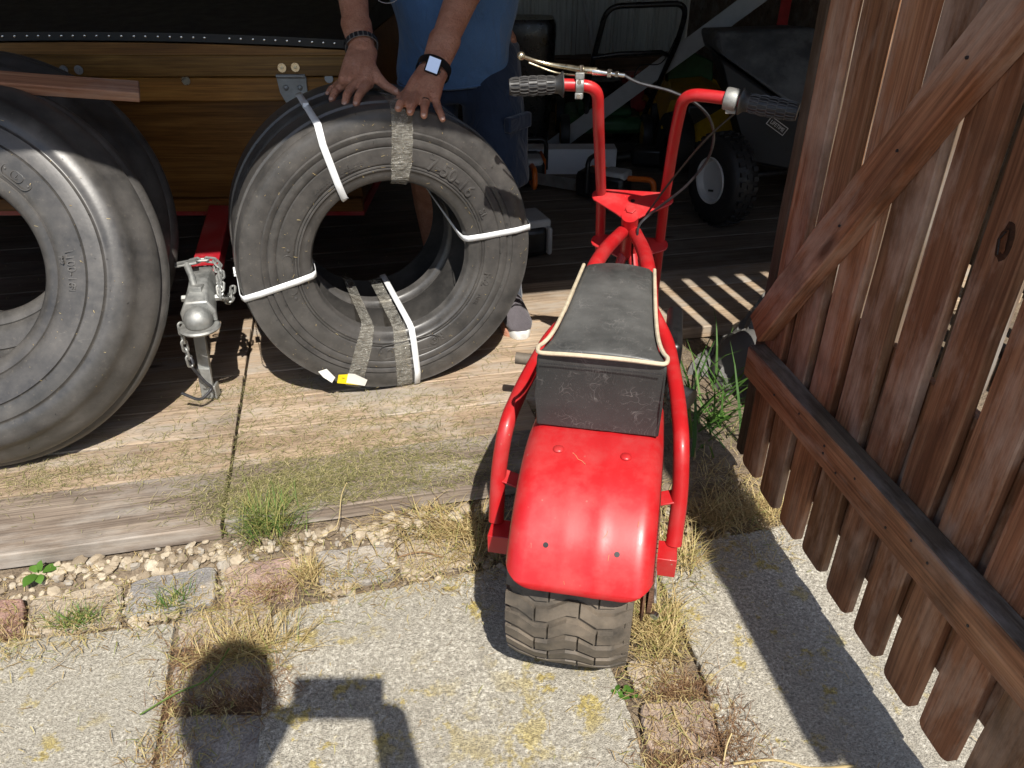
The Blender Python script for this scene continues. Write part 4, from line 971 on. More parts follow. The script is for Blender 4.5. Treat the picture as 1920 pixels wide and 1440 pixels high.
# brake lever and its clamp
mb = MB(); mb.lathe([(-.0085, .0126), (-.0085, .0165), (.0085, .0165), (.0085, .0126)], (-.122, .6485, .8965), (1, .1, .02), 26, closed=True); mb.box((-.122, .643, .916), (.018, .012, .012)); mb.box((-.122, .640, .877), (.016, .014, .012)); lv = bpart('lever_clamp', mb, 'galv', bevel=.001)
mb = MB(); mb.cyl((-.122, .6365, .905), (-.122, .632, .905), .0045, 10); mb.cyl((-.122, .633, .877), (-.122, .629, .877), .0042, 10); mb.cyl((-.121, .66, .922), (-.121, .66, .934), .0045, 8); mk_parts('screw', mb, M['chrome'], lv)
mb = MB(); lp = [(-.090, .668, .922), (-.12, .672, .923), (-.150, .683, .925), (-.19, .692, .928), (-.225, .686, .936), (-.247, .672, .945)]
mb.tube(bez(lp, 5), [.0075 - .0036 * min(1, k / 18) for k in range(26)], 10); mb.ball((-.252, .669, .947), .0088, seg=16, rings=10); mb.tube(bez([(-.135, .664, .913), (-.18, .672, .916), (-.235, .668, .934)], 5), .0022, 6); bpart('brake_lever', mb, 'brass', lv)
mb = MB(); mb.tube([(-.098, .668, .921), (-.070, .664, .919), (-.066, .663, .919)], [.0075, .0055, .0045], 10); mb.cyl((-.066, .663, .919), (-.058, .662, .919), .009, 6); mb.cyl((-.058, .662, .919), (-.030, .659, .917), .0045, 10); mb.cyl((-.05, .661, .9185), (-.043, .66, .918), .0065, 6); bpart('cable_adjuster', mb, 'chrome', lv)
def brk(px, py, y): # bike-frame point at local y
    r = ray(px, py); Mi = WM['mini_bike'].inverted(); o = Mi @ Vector((0, 0, CAM_H)); dv = Mi.to_3x3() @ r; t_ = (y - o.y) / dv.y; return o + dv * t_
ca = [Vector((-.032, .659, .917)), brk(1200, 156, .66), brk(1260, 172, .665), brk(1312, 200, .67), brk(1337, 240, .68), brk(1330, 292, .70), brk(1290, 345, .725), brk(1250, 378, .75), brk(1215, 405, .78), brk(1196, 430, .74), brk(1200, 480, .62)]
mb = MB(); mb.tube(bez(ca, 8), .0031, 8); bpart('brake_cable', mb, 'dark_steel')
cb = [brk(1378, 212, .615), brk(1330, 255, .65), brk(1290, 300, .70), brk(1235, 370, .77), brk(1190, 440, .80), brk(1186, 500, .60)]
mb = MB(); mb.tube(bez(cb, 8), .0026, 8); bpart('throttle_cable', mb, 'black_plastic')
# engine, exhaust, chain, pegs
mb = MB(); mb.box((0, .50, .27), (.17, .2, .2)); mb.box((.01, .48, .36), (.14, .13, .05)); eng = bpart('engine_block', mb, 'dark_steel', bevel=.012)
mb = MB()
for k in range(7): mb.box((-.02, .50, .2 + k * .022), (.2, .16, .004))
mk_parts('cooling_fin', mb, M['dark_steel'], eng)
mb = MB(); mb.lathe([(0, .02), (0, .078), (.01, .085), (.03, .085), (.036, .07), (.036, .001)], (.098, .55, .29), (1, 0, 0), 32); bpart('recoil_cover', mb, 'black_enamel', eng)
mb = MB(); mb.box((.128, .50, .39), (.035, .20, .085)); bpart('air_box', mb, 'black_plastic', eng, bevel=.012)
mb = MB(); mb.tube([(.10, .53, .25), (.14, .51, .252), (.175, .49, .25)], [.022, .024, .024], 18); mb.cyl((.175, .49, .25), (.183, .485, .249), .026, 18); bpart('silencer', mb, 'dark_steel', eng)
mb = MB(); mb.cyl((-.05, .655, .215), (-.258, .650, .222), .0155, 16); bpart('foot_peg', mb, 'rubber_worn')
mb = MB(); mb.cyl((.05, .655, .215), (.15, .650, .218), .0155, 16); bpart('foot_peg', mb, 'rubber_worn')
mb = MB(); mb.lathe([(-.002, .02), (-.002, .086), (.002, .086), (.002, .02)], (.119, 0, WR), (1, 0, 0), 40, closed=True); mb.lathe([(-.002, .02), (-.002, .112), (-.006, .112), (-.006, .02)], (.112, 0, WR), (1, 0, 0), 40, closed=True); bpart('sprocket', mb, 'rust')
mb = MB(); loop = []
for k in range(40): a = math.pi + math.pi * k / 39; loop.append(Vector((.119, .094 * math.sin(a), WR + .094 * math.cos(a) * -1)))
for k in range(60): t_ = (k + 1) / 61; loop.append(Vector((.119, .45 * t_, WR + .094 - .06 * t_)))
for k in range(60): t_ = 1 - (k + 1) / 61; loop.append(Vector((.119, .45 * t_, WR - .094 + .06 * t_)))
for k in range(0, len(loop) - 1):
    a_, b_ = loop[k], loop[k + 1]; mb.beam(a_, a_ + (b_ - a_) * .8, .0085, .0075, (1, 0, 0))
bpart('drive_chain', mb, 'rust')
mb = MB(); mb.cyl((.128, -.07, .165), (.122, .0, .215), .004, 8); mb.lathe([(-.004, .002), (-.004, .0075), (.004, .0075), (.004, .002)], (.130, -.085, .152), (.4, 1, .2), 14, closed=True); bpart('chain_adjuster', mb, 'chrome')
mb = MB(); mb.tube([(-.06, .42, .17), (-.13, .40, .02), (-.16, .42, .004)], .008, 10); bpart('kickstand', mb, 'dark_steel')
# ============================================================ MAN HOLDING THE TYRES
man = thing('person', 'man in blue t-shirt and navy cargo shorts, both hands on top of the tyre pair', 'person', (-.16, 2.48, DZ))
BI = bund.inverted(); YB = TW
def tread_hit(px, py, lift=.007):           # where the line of sight meets the tyre tops
    r = ray(px, py); o = BI @ Vector((0, 0, CAM_H)); d = BI.to_3x3() @ r; Rr = .3755 + lift
    oz = o.z - RC; a = d.x ** 2 + d.z ** 2; b = 2 * (o.x * d.x + oz * d.z); c = o.x ** 2 + oz ** 2 - Rr ** 2; disc = b * b - 4 * a * c
    t_ = (-b - math.sqrt(max(disc, 0))) / (2 * a); p = o + d * t_; p.y = min(max(p.y, .012), TW - .01); return bund @ p
def at_depth(px, py, dep): return Vector((0, 0, CAM_H)) + ray(px, py) * dep
def dep(p): return (p.y * _C - (p.z - CAM_H) * _S)
body = MB(); nails = []
def finger(tip, pip, mcp, rad, dpip, dmcp, mcp_d):
    T = tread_hit(*tip, lift=rad * .85)
    r_ = ray(*tip); o_ = BI @ Vector((0, 0, CAM_H)); d_ = BI.to_3x3() @ r_; tt = (-rad * .9 - o_.y) / d_.y; q_ = o_ + d_ * tt
    if math.hypot(q_.x, q_.z - RC) < .383: T = bund @ q_
    d0 = dep(T)
    Pp = at_depth(*pip, d0 + dpip); Mc = at_depth(*mcp, mcp_d if mcp_d else d0 + dmcp); Dp = (T * .52 + Pp * .48) + Vector((0, -.002, .004))
    body.chain([Mc, Pp, Dp, T], [rad * 1.38, rad * 1.18, rad * 1.10, rad * 1.0], 12)
    nails.append((T, (T - Dp).normalized(), rad)); return Mc
def hand(fs, thumb, wrist, wd, fore, mcp_d, side):
    Ms = [finger(*f, mcp_d + k) for f, k in zip(fs, (0, -.002, .0, .006))]
    W = at_depth(*wrist, wd); F = [at_depth(*q, d_) for q, d_ in fore]
    for i, Mc in enumerate(Ms):             # metacarpals fill the back of the hand
        Wp = W + (Ms[-1] - Ms[0]).normalized() * ((i - 1.5) * .013)
        body.chain([Mc, (Mc + Wp) / 2 + Vector((0, -.002, .004)), Wp], [.0150, .0165, .0195], 12)
        of = Vector((0, -.42, .90)); body.chain([Mc + of * .009, (Mc * .6 + Wp * .4) + of * .0155, (Mc * .25 + Wp * .75) + of * .016], [.0068, .0050, .0042], 8)
    for i in range(3): body.chain([(Ms[i] + Ms[i + 1]) / 2 + (W - Ms[i]) * .12, W * .6 + Ms[i] * .4], [.0125, .018], 10)
    tb = [at_depth(*p, d_) for p, d_, _ in thumb]; body.chain([W * .75 + Ms[0] * .25] + tb, [.021] + [r_ for *_, r_ in thumb], 12)
    nails.append((tb[-1], (tb[-1] - tb[-2]).normalized(), thumb[-1][2]))
    body.chain([W] + F, [.028] + [.034, .045, .049][:len(F)], 16)
    ax = (F[0] - W).normalized(); sd = (Ms[-1] - Ms[0]).normalized(); body.chain([W - sd * .008, F[0] - sd * .010], [.0245, .031], 14); body.chain([W + sd * .008, F[0] + sd * .010], [.0245, .031], 14)
    return W, F, ax, sd
tp = tread_hit(655, 192)
dR = dep(tread_hit(647, 195))
WR_, FR_, axR, sdR = hand([((668, 194), (677, 173), (690, 157), .0092, .022, .05, dR + .055), ((647, 194), (655, 170), (672, 153), .0095, .022, .05, dR + .055), ((622, 186), (636, 165), (657, 150), .009, .022, .05, dR + .058), ((617, 175), (628, 161), (645, 148), .0078, .03, .05, dR + .062)] and
    [((668, 194), (677, 173), (690, 157), .0092, .022, .05), ((647, 194), (655, 170), (672, 153), .0095, .022, .05), ((622, 186), (636, 165), (657, 150), .009, .022, .05), ((615, 175), (628, 162), (645, 149), .0078, .02, .05)],
    [((706, 145), dR + .07, .0155), ((722, 160), dR + .06, .0118), ((742, 172), dR + .05, .0098)], (680, 97), dR + .115, [((668, 45), dR + .15), ((655, -60), dR + .20)], dR + .052, -1)
dL = dep(tread_hit(790, 214))
WL_, FL_, axL, sdL = hand([((747, 203), (755, 192), (764, 178), .0095, .018, .04), ((769, 210), (775, 193), (781, 177), .0097, .02, .04), ((795, 216), (797, 197), (799, 178), .0092, .02, .04), ((830, 223), (821, 203), (815, 182), .0085, .02, .04)],
    [((752, 188), dL + .06, .014), ((742, 192), dL + .055, .011), ((733, 193), dL + .05, .0095)], (812, 133), dL + .085, [((834, 75), dL + .12), ((872, -20), dL + .17)], dL + .04, 1)
# arms up to the shoulders, trunk, head, legs
shR, shL = Vector((-.385, 2.33, 1.36)), Vector((.06, 2.36, 1.36))
elR, elL = FR_[-1], FL_[-1]
body.chain([elR, (elR + shR) / 2, shR], [.047, .052, .058], 16); body.chain([elL, (elL + shL) / 2, shL], [.047, .052, .058], 16)
def ell(c, rx, ry, n=24, rot=0): return [Vector((c[0] + rx * math.cos(2 * math.pi * k / n), c[1] + ry * math.sin(2 * math.pi * k / n), c[2])) for k in range(n)]
body.loft([ell((-.16, 2.50, .80), .15, .10), ell((-.16, 2.48, .95), .155, .115), ell((-.16, 2.43, 1.15), .17, .115), ell((-.16, 2.38, 1.32), .185, .105), ell((-.16, 2.36, 1.42), .12, .08)])
body.chain([(-.16, 2.36, 1.40), (-.16, 2.33, 1.50)], [.06, .056], 14); body.ball((-.16, 2.30, 1.60), .1, (.78, .95, 1.15), 20, 14); body.ball((-.16, 2.225, 1.545), .05, (.9, .8, .8), 14, 10); body.chain([(-.16, 2.212, 1.61), (-.16, 2.192, 1.585)], [.012, .016], 10)
for s_ in (-1, 1): body.ball((-.16 + s_ * .08, 2.31, 1.60), .028, (.35, .7, 1), 10, 8)
hipR, hipL = Vector((-.25, 2.52, .86)), Vector((-.07, 2.52, .86)); knR, anR = Vector((-.275, 2.46, .50)), Vector((-.265, 2.56, .13)); knL, anL = Vector((-.045, 2.36, .50)), Vector((-.015, 2.33, .13))
for h, k, a in ((hipR, knR, anR), (hipL, knL, anL)):
    body.chain([h, k], [.088, .06], 18); cal = k.lerp(a, .33) + Vector((0, .025, 0)); body.chain([k, cal, k.lerp(a, .7), a], [.056, .057, .042, .038], 16); body.chain([a, a + Vector((.01, -.14, -.065))], [.042, .03], 12)
bo = mk('body', body, M['skin'], man, world=True, sharp=180)
rm = bo.modifiers.new('remesh', 'REMESH'); rm.mode = 'VOXEL'; rm.voxel_size = .0036; rm.use_smooth_shade = True
sm = bo.modifiers.new('smooth', 'SMOOTH'); sm.factor = .5; sm.iterations = 3
mb = MB()
for T, d, r_ in nails:
    side = d.cross(Vector((0, -.5, .86))).normalized(); nrm = side.cross(d).normalized()
    if nrm.y > 0: nrm = -nrm
    mt = Matrix((side, d, nrm)).transposed(); mb.ball(T + nrm * r_ * .62 + d * r_ * .12, r_, (.62, .75, .26), 12, 8, rot=mt)
mk_parts('fingernail', mb, M['nail'], bo, world=True)
mb = MB()
for (px, py), d_ in (((642, 150), 0),): pass
# hair, eyes, mouth
mb = MB(); mb.ball((-.16, 2.315, 1.63), .104, (.8, .95, 1.02), 20, 14); mb.v = [p for p in mb.v]; mk('hair', mb, M['hair'], man, world=True)
mb = MB()
for s_ in (-1, 1): mb.ball((-.16 + s_ * .032, 2.212, 1.615), .012)
mk_parts('eye', mb, M['sole'], man, world=True)
# t-shirt: ring lofts with folds
def folds(p, amp=.006, f=7.):
    return .010 * math.sin((p.z * 26 + p.x * 22) + 3 * mnoise.noise(p * 5)) * max(0, .5 + mnoise.noise(p * 4 + Vector((3, 1, 2)))) + amp * mnoise.noise(Vector((p.x * f, p.y * f, p.z * f * .45 + p.x * 5))) + amp * .5 * mnoise.noise(Vector((p.x * f * 2.2 + p.z * 9, p.y * 14, p.z * 6)))
mb = MB(); rings = []; NR = 30; n = 64
for i in range(NR + 1):
    t_ = i / NR; z = .775 + t_ * (1.44 - .775); cy = 2.505 - .14 * t_ ** 1.2
    bell = math.sin(min(1, t_ * 2.4) * math.pi) if t_ < .42 else 0
    rx = .172 + .012 * math.sin(math.pi * t_) + (.03 * max(0, t_ - .55) / .45); ry = .130 + .025 * bell
    if t_ > .86: q = (t_ - .86) / .14; rx = rx * (1 - .58 * q * q); ry = ry * (1 - .35 * q)
    ring = []
    for k in range(n):
        a = 2 * math.pi * k / n; p = Vector((-.165 + rx * math.cos(a), cy + ry * math.sin(a), z + (.018 * math.sin(a * 1 + .8) * (1 - t_) if i == 0 else .018 * math.sin(a + .8) * (1 - t_))))
        o_ = Vector((math.cos(a), math.sin(a), 0)); p += o_ * folds(p, .011, 6.0); ring.append(p)
    rings.append(ring)
mb.loft(rings, cap=False)
for sh, el in ((shR, elR), (shL, elL)):
    d = (el - sh).normalized(); u = d.orthogonal().normalized(); v_ = d.cross(u); rr = []
    for i in range(8):
        c = sh - d * .04 + d * (i * .033); r_ = .078 + .002 * i
        rr.append([c + (u * math.cos(a) + v_ * math.sin(a)) * (r_ + .006 * mnoise.noise(Vector((i * .5, a * 2, sh.x)))) for a in [2 * math.pi * k / 24 for k in range(24)]])
    mb.loft(rr, cap=False)
shirt = mk('t_shirt', mb, M['shirt'], man, world=True, sharp=180, mods=[('SOLIDIFY', dict(thickness=.002)), ('SUBSURF', dict(levels=1, render_levels=1))])
pts = [Vector((-.165 + (.174) * math.cos(a), 2.505 + .132 * math.sin(a), .783 + .018 * math.sin(a + .8))) for a in [2 * math.pi * k / 64 for k in range(64)]]
pts = [p + Vector(((p.x + .165), (p.y - 2.505), 0)).normalized() * (folds(p, .011, 6.0) + .0015) for p in pts]
mb = MB(); mb.tube(pts, .0022, 6, closed=True); mk('hem', mb, M['shirt'], shirt, world=True)
mb = MB(); ep = AY(726, -8, 2.337); rg = random.Random(2)
pts = [ep + Vector((.03 * math.cos(a), -.004 + .0, .018 * math.sin(a))) for a in [2 * math.pi * k / 28 for k in range(28)]]; mb.tube(pts, .0012, 5, closed=True); mk('chest_print', mb, M['white_print'], shirt, world=True)
# shorts
mb = MB(); 
mb.loft([ell((-.16, 2.505, .72), .165, .115, 40), ell((-.16, 2.51, .80), .163, .117, 40), ell((-.16, 2.50, .93), .160, .118, 40)])
for h, k in ((hipR, knR), (hipL, knL)):
    rr = []
    for i in range(12):
        t_ = i / 11; c = h.lerp(k, -.05 + t_ * 1.06); r_ = .100 + .004 * t_
        rr.append([c + Vector((math.cos(a) * r_ * .93, math.sin(a) * r_ * 1.05, 0)) * (1 + .10 * mnoise.noise(Vector((a * 1.3, i * .35, h.x * 9))) * t_) for a in [2 * math.pi * q / 36 for q in range(36)]])
    mb.loft(rr)
so = mk('cargo_shorts', mb, M['shorts'], man, world=True, sharp=180, mods=[('REMESH', dict(mode='VOXEL', voxel_size=.007, use_smooth_shade=True)), ('SMOOTH', dict(factor=.5, iterations=8))])
pk = Vector((.012, 2.372, .61))
mb = MB(); mb.box(pk, (.022, .11, .15), Matrix.Rotation(R(-35), 3, 'Z')); pkt = mk('pocket', mb, M['shorts'], man, world=True, bevel=.01)
mb = MB(); mb.box(pk + Vector((.006, -.003, .065)), (.024, .116, .045), Matrix.Rotation(R(-35), 3, 'Z')); mk('pocket_flap', mb, M['shorts'], pkt, world=True, bevel=.006)
# shoes
def shoe(an, toe, par=man):
    d = (toe - an); d.z = 0; d.normalize(); s_ = Vector((d.y, -d.x, 0)); o = Vector((an.x, an.y, DZ))
    def ring(f, hw_, z0, z1, n=16): return [o + d * f + s_ * (hw_ * math.cos(a)) + Vector((0, 0, (z0 + z1) / 2 + (z1 - z0) / 2 * math.sin(a))) for a in [2 * math.pi * k / n for k in range(n)]]
    mb = MB(); mb.loft([ring(-.075, .02, .03, .07), ring(-.06, .036, .018, .095), ring(-.01, .040, .018, .105), ring(.05, .041, .018, .095), ring(.10, .046, .018, .072), ring(.15, .045, .018, .060), ring(.178, .034, .020, .046), ring(.188, .015, .024, .036)])
    sh_ = mk('shoe', mb, M['shoe_mesh'], par, world=True, sharp=180)
    mb = MB(); pl = []
    for k in range(28):
        a = 2 * math.pi * k / 28; f = .055 + .14 * math.cos(a); hw_ = (.048 if f > .05 else .042) * (abs(math.sin(a)) ** .75); pl.append(o + d * f + s_ * math.copysign(hw_, math.sin(a)))
    rings = [[p + Vector((0, 0, .001)) for p in pl], [p + Vector((0, 0, .024)) + (p - (o + d * .055)) * .03 for p in pl], [p + Vector((0, 0, .028)) for p in pl]]
    mb.loft(rings); mk('sole', mb, M['sole'], sh_, world=True, sharp=50)
    mb = MB()
    for q in range(4): f = .03 + q * .022; mb.tube([o + d * f - s_ * .022 + Vector((0, 0, .094 - q * .006)), o + d * (f + .006) + Vector((0, 0, .105 - q * .006)), o + d * (f + .012) + s_ * .022 + Vector((0, 0, .094 - q * .006))], .003, 6)
    mk('lace', mb, M['shoe_mesh'], sh_, world=True)
    mb = MB(); mb.lathe([(0, .047), (.0, .05), (.05, .046), (.05, .043)], Vector((an.x, an.y, .125 + .0)), (0, 0, 1), 20, closed=True); mk('sock', mb, M['shorts'], sh_, world=True)
shoe(anL, anL + Vector((.05, -.2, 0))); shoe(anR, anR + Vector((-.02, -.2, 0)))
# watch, bracelet, ring
def band(W, ax, sd, off, rx, ry, width, m, name, th=.0018, par=None, links=0):
    v_ = ax.cross(sd).normalized(); sd2 = v_.cross(ax).normalized(); c = W + ax * off; t = thing(name[0], name[1], name[2], c)
    rings = []
    for k in range(36):
        a = 2 * math.pi * k / 36; d = sd2 * (math.cos(a) * rx) + v_ * (math.sin(a) * ry); e = d.normalized()
        rings.append([c + d - ax * width / 2, c + d + ax * width / 2, c + d + ax * width / 2 + e * th, c + d - ax * width / 2 + e * th])
    mb = MB(); mb.loft(rings + [rings[0]], cap=False); b = mk('band', mb, M[m], t, world=True, sharp=30)
    if links:
        mb = MB()
        for k in range(links):
            a = 2 * math.pi * k / links; d = sd2 * (math.cos(a) * (rx + th)) + v_ * (math.sin(a) * (ry + th)); tn = (sd2 * -math.sin(a) + v_ * math.cos(a)).normalized()
            mb.box(c + d, (2 * math.pi * rx / links * .7, width * .9, .003), Matrix((tn, ax, tn.cross(ax))).transposed())
        mk('link', mb, M['dark_steel'], b, world=True)
    return t, c, v_, sd2
band(WR_, axR, sdR, .022, .040, .036, .015, 'galv', ('bracelet', 'dark metal link bracelet on the bare wrist holding the tyre, left of the watch', 'bracelet'), links=22)
wt, wc, wv_, ws_ = band(WL_, axL, sdL, .004, .041, .037, .022, 'black_plastic', ('watch', 'black smartwatch with blank square glass face on the wrist', 'watch'))
nrm = (Vector((0, 0, CAM_H)) - wc); nrm.z = 0; nrm = nrm.normalized() * math.cos(R(22)) + Vector((0, 0, math.sin(R(22)))); tn = axL.cross(nrm).normalized(); mrot = Matrix((tn, nrm.cross(tn), nrm)).transposed()
mb = MB(); mb.box(wc + nrm * .0425, (.036, .041, .010), mrot); ws = mk('case', mb, M['black_plastic'], wt, world=True, bevel=.006, seg=4)
mb = MB(); mb.box(wc + nrm * .0476, (.030, .035, .0012), mrot); mk('glass', mb, M['watch_glass'], ws, world=True, bevel=.004, seg=4)
mb = MB(); mb.cyl(wc + nrm * .0425 + axL * -.012 + tn * .018, wc + nrm * .0425 - axL * .012 + tn * .021, .0035, 10); mk('crown', mb, M['black_plastic'], ws, world=True)
rp, rq = at_depth(797, 197, dL + .02), at_depth(799, 178, dL + .04); ra_ = (rq - rp).normalized()
rt = thing('ring', 'plain silver ring on the ring finger beside the watch hand', 'ring', rp.lerp(rq, .30))
mb = MB(); mb.lathe([(-.0022, .0106), (-.0022, .0119), (.0022, .0119), (.0022, .0106)], rp.lerp(rq, .30), ra_, 24, closed=True); mk('ring_band', mb, M['chrome'], rt, world=True)

# ============================================================ PHOTOGRAPHER (stands behind the camera, his shadow falls on the slabs)
ph = thing('person', 'person taking the picture, seen only as the shadow on the concrete slabs', 'person', (-.02, -.32, .002))
pb_ = MB(); hd = Vector((-.185, -.255, 1.565))
pb_.ball(hd, .1, (.78, .95, 1.2), 20, 14); pb_.ball(hd + Vector((0, .075, -.06)), .045, (.9, .8, .8)); pb_.chain([hd + Vector((0, .092, .0)), hd + Vector((0, .108, -.025))], [.011, .015], 10); pb_.chain([hd + Vector((0, -.02, -.08)), (-.165, -.315, 1.36)], [.058, .064], 14)
for s_ in (-1, 1): pb_.ball(hd + Vector((s_ * .08, 0, 0)), .028, (.35, .7, 1))
pb_.loft([ell((-.06, -.36, .86), .15, .1), ell((-.06, -.37, 1.0), .14, .1), ell((-.10, -.37, 1.15), .17, .115), ell((-.15, -.36, 1.28), .185, .1), ell((-.16, -.34, 1.36), .10, .07)])
for s_ in (-1, 1):
    pb_.chain([(-.06 + s_ * .09, -.36, .88), (-.06 + s_ * .1, -.35, .48), (-.06 + s_ * .1, -.39, .1)], [.09, .058, .042], 16); pb_.chain([(-.06 + s_ * .1, -.37, .06), (-.06 + s_ * .12, -.2, .035)], [.04, .033], 12)
pb_.chain([(.03, -.34, 1.29), (.16, -.30, 1.05), (.048, -.075, 1.15)], [.055, .050, .034], 16)
pb_.chain([(-.335, -.34, 1.28), (-.33, -.27, 1.02), (-.185, -.07, 1.175)], [.055, .045, .028], 16); pb_.chain([(-.185, -.07, 1.175), (-.155, -.045, 1.225)], [.028, .024], 12)
for i in range(3): pb_.chain([(-.15, -.04, 1.215 + i * .014), (-.128, -.012 - .03, 1.235 + i * .013)], [.011, .009], 8)
hx = Vector((.036, -.04, 1.215))
pb_.chain([(.048, -.075, 1.15), hx], [.034, .032], 12)
for i in range(4): pb_.chain([hx + Vector((-.02 + i * .002, -.005, -.012 + i * .012)), hx + Vector((-.02, .018, .0 + i * .012)), hx + Vector((-.034, .006, .006 + i * .013))], [.01, .009, .008], 8)
pb_.chain([hx, hx + Vector((-.005, -.022, .03)), hx + Vector((-.02, -.02, .055))], [.013, .011, .009], 8)
po = mk('body', pb_, M['skin'], ph, world=True, sharp=180, mods=[('REMESH', dict(mode='VOXEL', voxel_size=.006, use_smooth_shade=True)), ('SMOOTH', dict(factor=.5, iterations=4))])
mb = MB(); mb.ball(hd + Vector((0, -.012, .03)), .104, (.8, .95, 1.12), 20, 14); mk('hair', mb, M['hair'], ph, world=True)
mb = MB()
for s_ in (-1, 1): mb.ball(hd + Vector((s_ * .032, .088, .015)), .012)
mk_parts('eye', mb, M['sole'], ph, world=True)
mb = MB(); mb.loft([[p * 1 for p in r_] for r_ in ([ell((-.06, -.365, .84), .172, .122, 32), ell((-.06, -.372, 1.0), .16, .118, 32), ell((-.10, -.372, 1.15), .186, .13, 32), ell((-.15, -.362, 1.28), .20, .115, 32), ell((-.16, -.342, 1.372), .105, .078, 32)])], cap=False)
for a_, b_ in (((.03, -.34, 1.29), (.14, -.305, 1.09)), ((-.335, -.34, 1.28), (-.338, -.305, 1.08))): mb.tube([a_, b_], [.07, .066], 18, cap=False)
mk('t_shirt', mb, M['grey_tee'], ph, world=True, sharp=180)
mb = MB(); mb.loft([ell((-.06, -.36, .74), .165, .112, 28), ell((-.06, -.36, .92), .16, .112, 28)])
for s_ in (-1, 1): mb.tube([(-.06 + s_ * .088, -.36, .86), (-.06 + s_ * .1, -.35, .48), (-.06 + s_ * .1, -.39, .1)], [.1, .075, .06], 18)
mk('trousers', mb, M['denim'], ph, world=True)
phone = thing('phone', 'phone held up at chest height by the photographer, seen only as a shadow bar', 'phone', (-.045, -.035, 1.19))
mrp = Matrix.Rotation(-PITCH, 3, 'X'); mb = MB(); mb.box((-.055, -.024, 1.258), (.165, .008, .078), mrp); mk('case', mb, M['black_plastic'], phone, world=True, bevel=.003)

# ============================================================ THINGS INSIDE THE SHED
def AB(px, py, y): return AY(px, py, y)
# big white box section and leaning grey pole
b0, b1 = Vector((-.35, 4.02, .12)), Vector((.535, 4.02, .12)); o = plank('plastic_beam', b0, b1, .115, .13, (0, 0, 1), M['white_vinyl'], None, jit=.0005); tag(o, 'white plastic box beam lying on the dark shed floor', 'beam')
o = plank('leaning_pole', Vector((.215, 4.42, .07)), AY(1445, -25, 4.15), .085, .05, (0, -1, .3), M['grey_pole'], None, jit=.0005); tag(o, 'long grey pole leaning diagonally across the shed', 'pole')
# push mower with black handle
mw = thing('lawn_mower', 'push lawn mower with black loop handle and green deck, by the metal wall', 'lawn mower', (.55, 4.55, DZ))
hy = 4.02
hl = [AY(1103, 150, hy + .08), AY(1118, 100, hy + .05), AY(1138, 12, hy), AY(1290, 6, hy), AY(1272, 75, hy + .05), AY(1215, 200, hy + .35)]
mb = MB(); mb.tube(fillet([AY(1098, 240, 4.5)] + hl[:1] + hl[2:4] + [hl[4], hl[5], AY(1190, 250, 4.5)], .07, 7), .0135, 12); hd_ = mk('handle', mb, M['black_enamel'], mw, world=True)
mb = MB(); mb.tube([AY(1112, 108, hy + .04), AY(1160, 101, hy + .03), AY(1240, 98, hy + .03), AY(1252, 104, hy + .05)], .011, 10); mk('crossbar', mb, M['black_enamel'], hd_, world=True)
mb = MB(); mb.tube(bez([AY(1268, 70, hy + .04), AY(1240, 118, hy + .1), AY(1195, 128, hy + .2), AY(1180, 200, 4.5)], 6), .003, 6); mk('cable', mb, M['black_plastic'], hd_, world=True)
mb = MB(); mb.box((.52, 4.62, .2), (.42, .46, .09)); mb.box((.52, 4.6, .26), (.3, .34, .06)); mk('deck', mb, M['green_paint'], mw, world=True, bevel=.03)
mb = MB(); mb.lathe([(0, .11), (.02, .12), (.10, .12), (.13, .09), (.14, .01)], (.52, 4.62, .28), (0, 0, 1), 28); mk('engine', mb, M['black_enamel'], mw, world=True)
for x in (.29, .74):
    for y in (4.36, 4.85):
        mb = MB(); mb.lathe([(-.022, .06), (-.025, .10), (0, .106), (.025, .10), (.022, .06)], (x, y, .168), (1, 0, 0), 32); wh = mk('wheel', mb, M['rubber_black'], mw, world=True)
        mb = MB(); mb.lathe([(-.027, .01), (-.024, .065), (.024, .065), (.027, .01)], (x, y, .168), (1, 0, 0), 24); mk('hub', mb, M['yellow_plastic'], wh, world=True)
# dump cart with dusty tub, label and pneumatic wheel
ct = thing('dump_cart', 'black plastic dump cart with dusty tipped tub and one white rimmed wheel', 'cart', (1.0, 3.3, DZ))
c_ = Vector((.885, 3.22, .252)); ad = Vector((.93, .36, 0)).normalized()
wp = [(-.055, .095), (-.062, .13), (-.058, .165), (-.04, .183), (0, .19), (.04, .183), (.058, .165), (.062, .13), (.055, .095)]
mb = MB(); mb.lathe(wp, c_, ad, 48); wl = mk('wheel', mb, M['rubber_black'], ct, world=True, sharp=60)
mb = MB()
for k in range(30):
    a = 2 * math.pi * k / 30; u_ = Vector((0, 0, 1)); v_ = ad.cross(u_)
    for q in (-.03, .0, .03):
        d = u_ * math.cos(a + q * 2) + v_ * math.sin(a + q * 2); mb.box(c_ + ad * q + d * .187, (.022, .018, .012), Matrix((ad, d.cross(ad), d)).transposed())
mk('tread', mb, M['rubber_black'], wl, world=True)
mb = MB(); mb.lathe([(-.058, .097), (-.064, .094), (-.060, .086), (-.040, .078), (-.030, .03), (-.034, .012), (-.034, .001)], c_, ad, 36); mk('rim', mb, M['rim_white'], wl, world=True)
mb = MB(); mb.box(c_ - ad * .036 + Vector((-.01, 0, -.045)), (.022, .004, .008), Matrix.Rotation(R(-20), 3, 'Z')); mk('rim_slot', mb, M['black_enamel'], wl, world=True)
c2 = c_ + ad * .62; mb = MB(); mb.lathe(wp, c2, ad, 32); mk('wheel', mb, M['rubber_black'], ct, world=True, sharp=60)
mb = MB(); mb.cyl(c_, c2, .012, 10); mk('axle', mb, M['dark_steel'], ct, world=True)
yv = 3.28
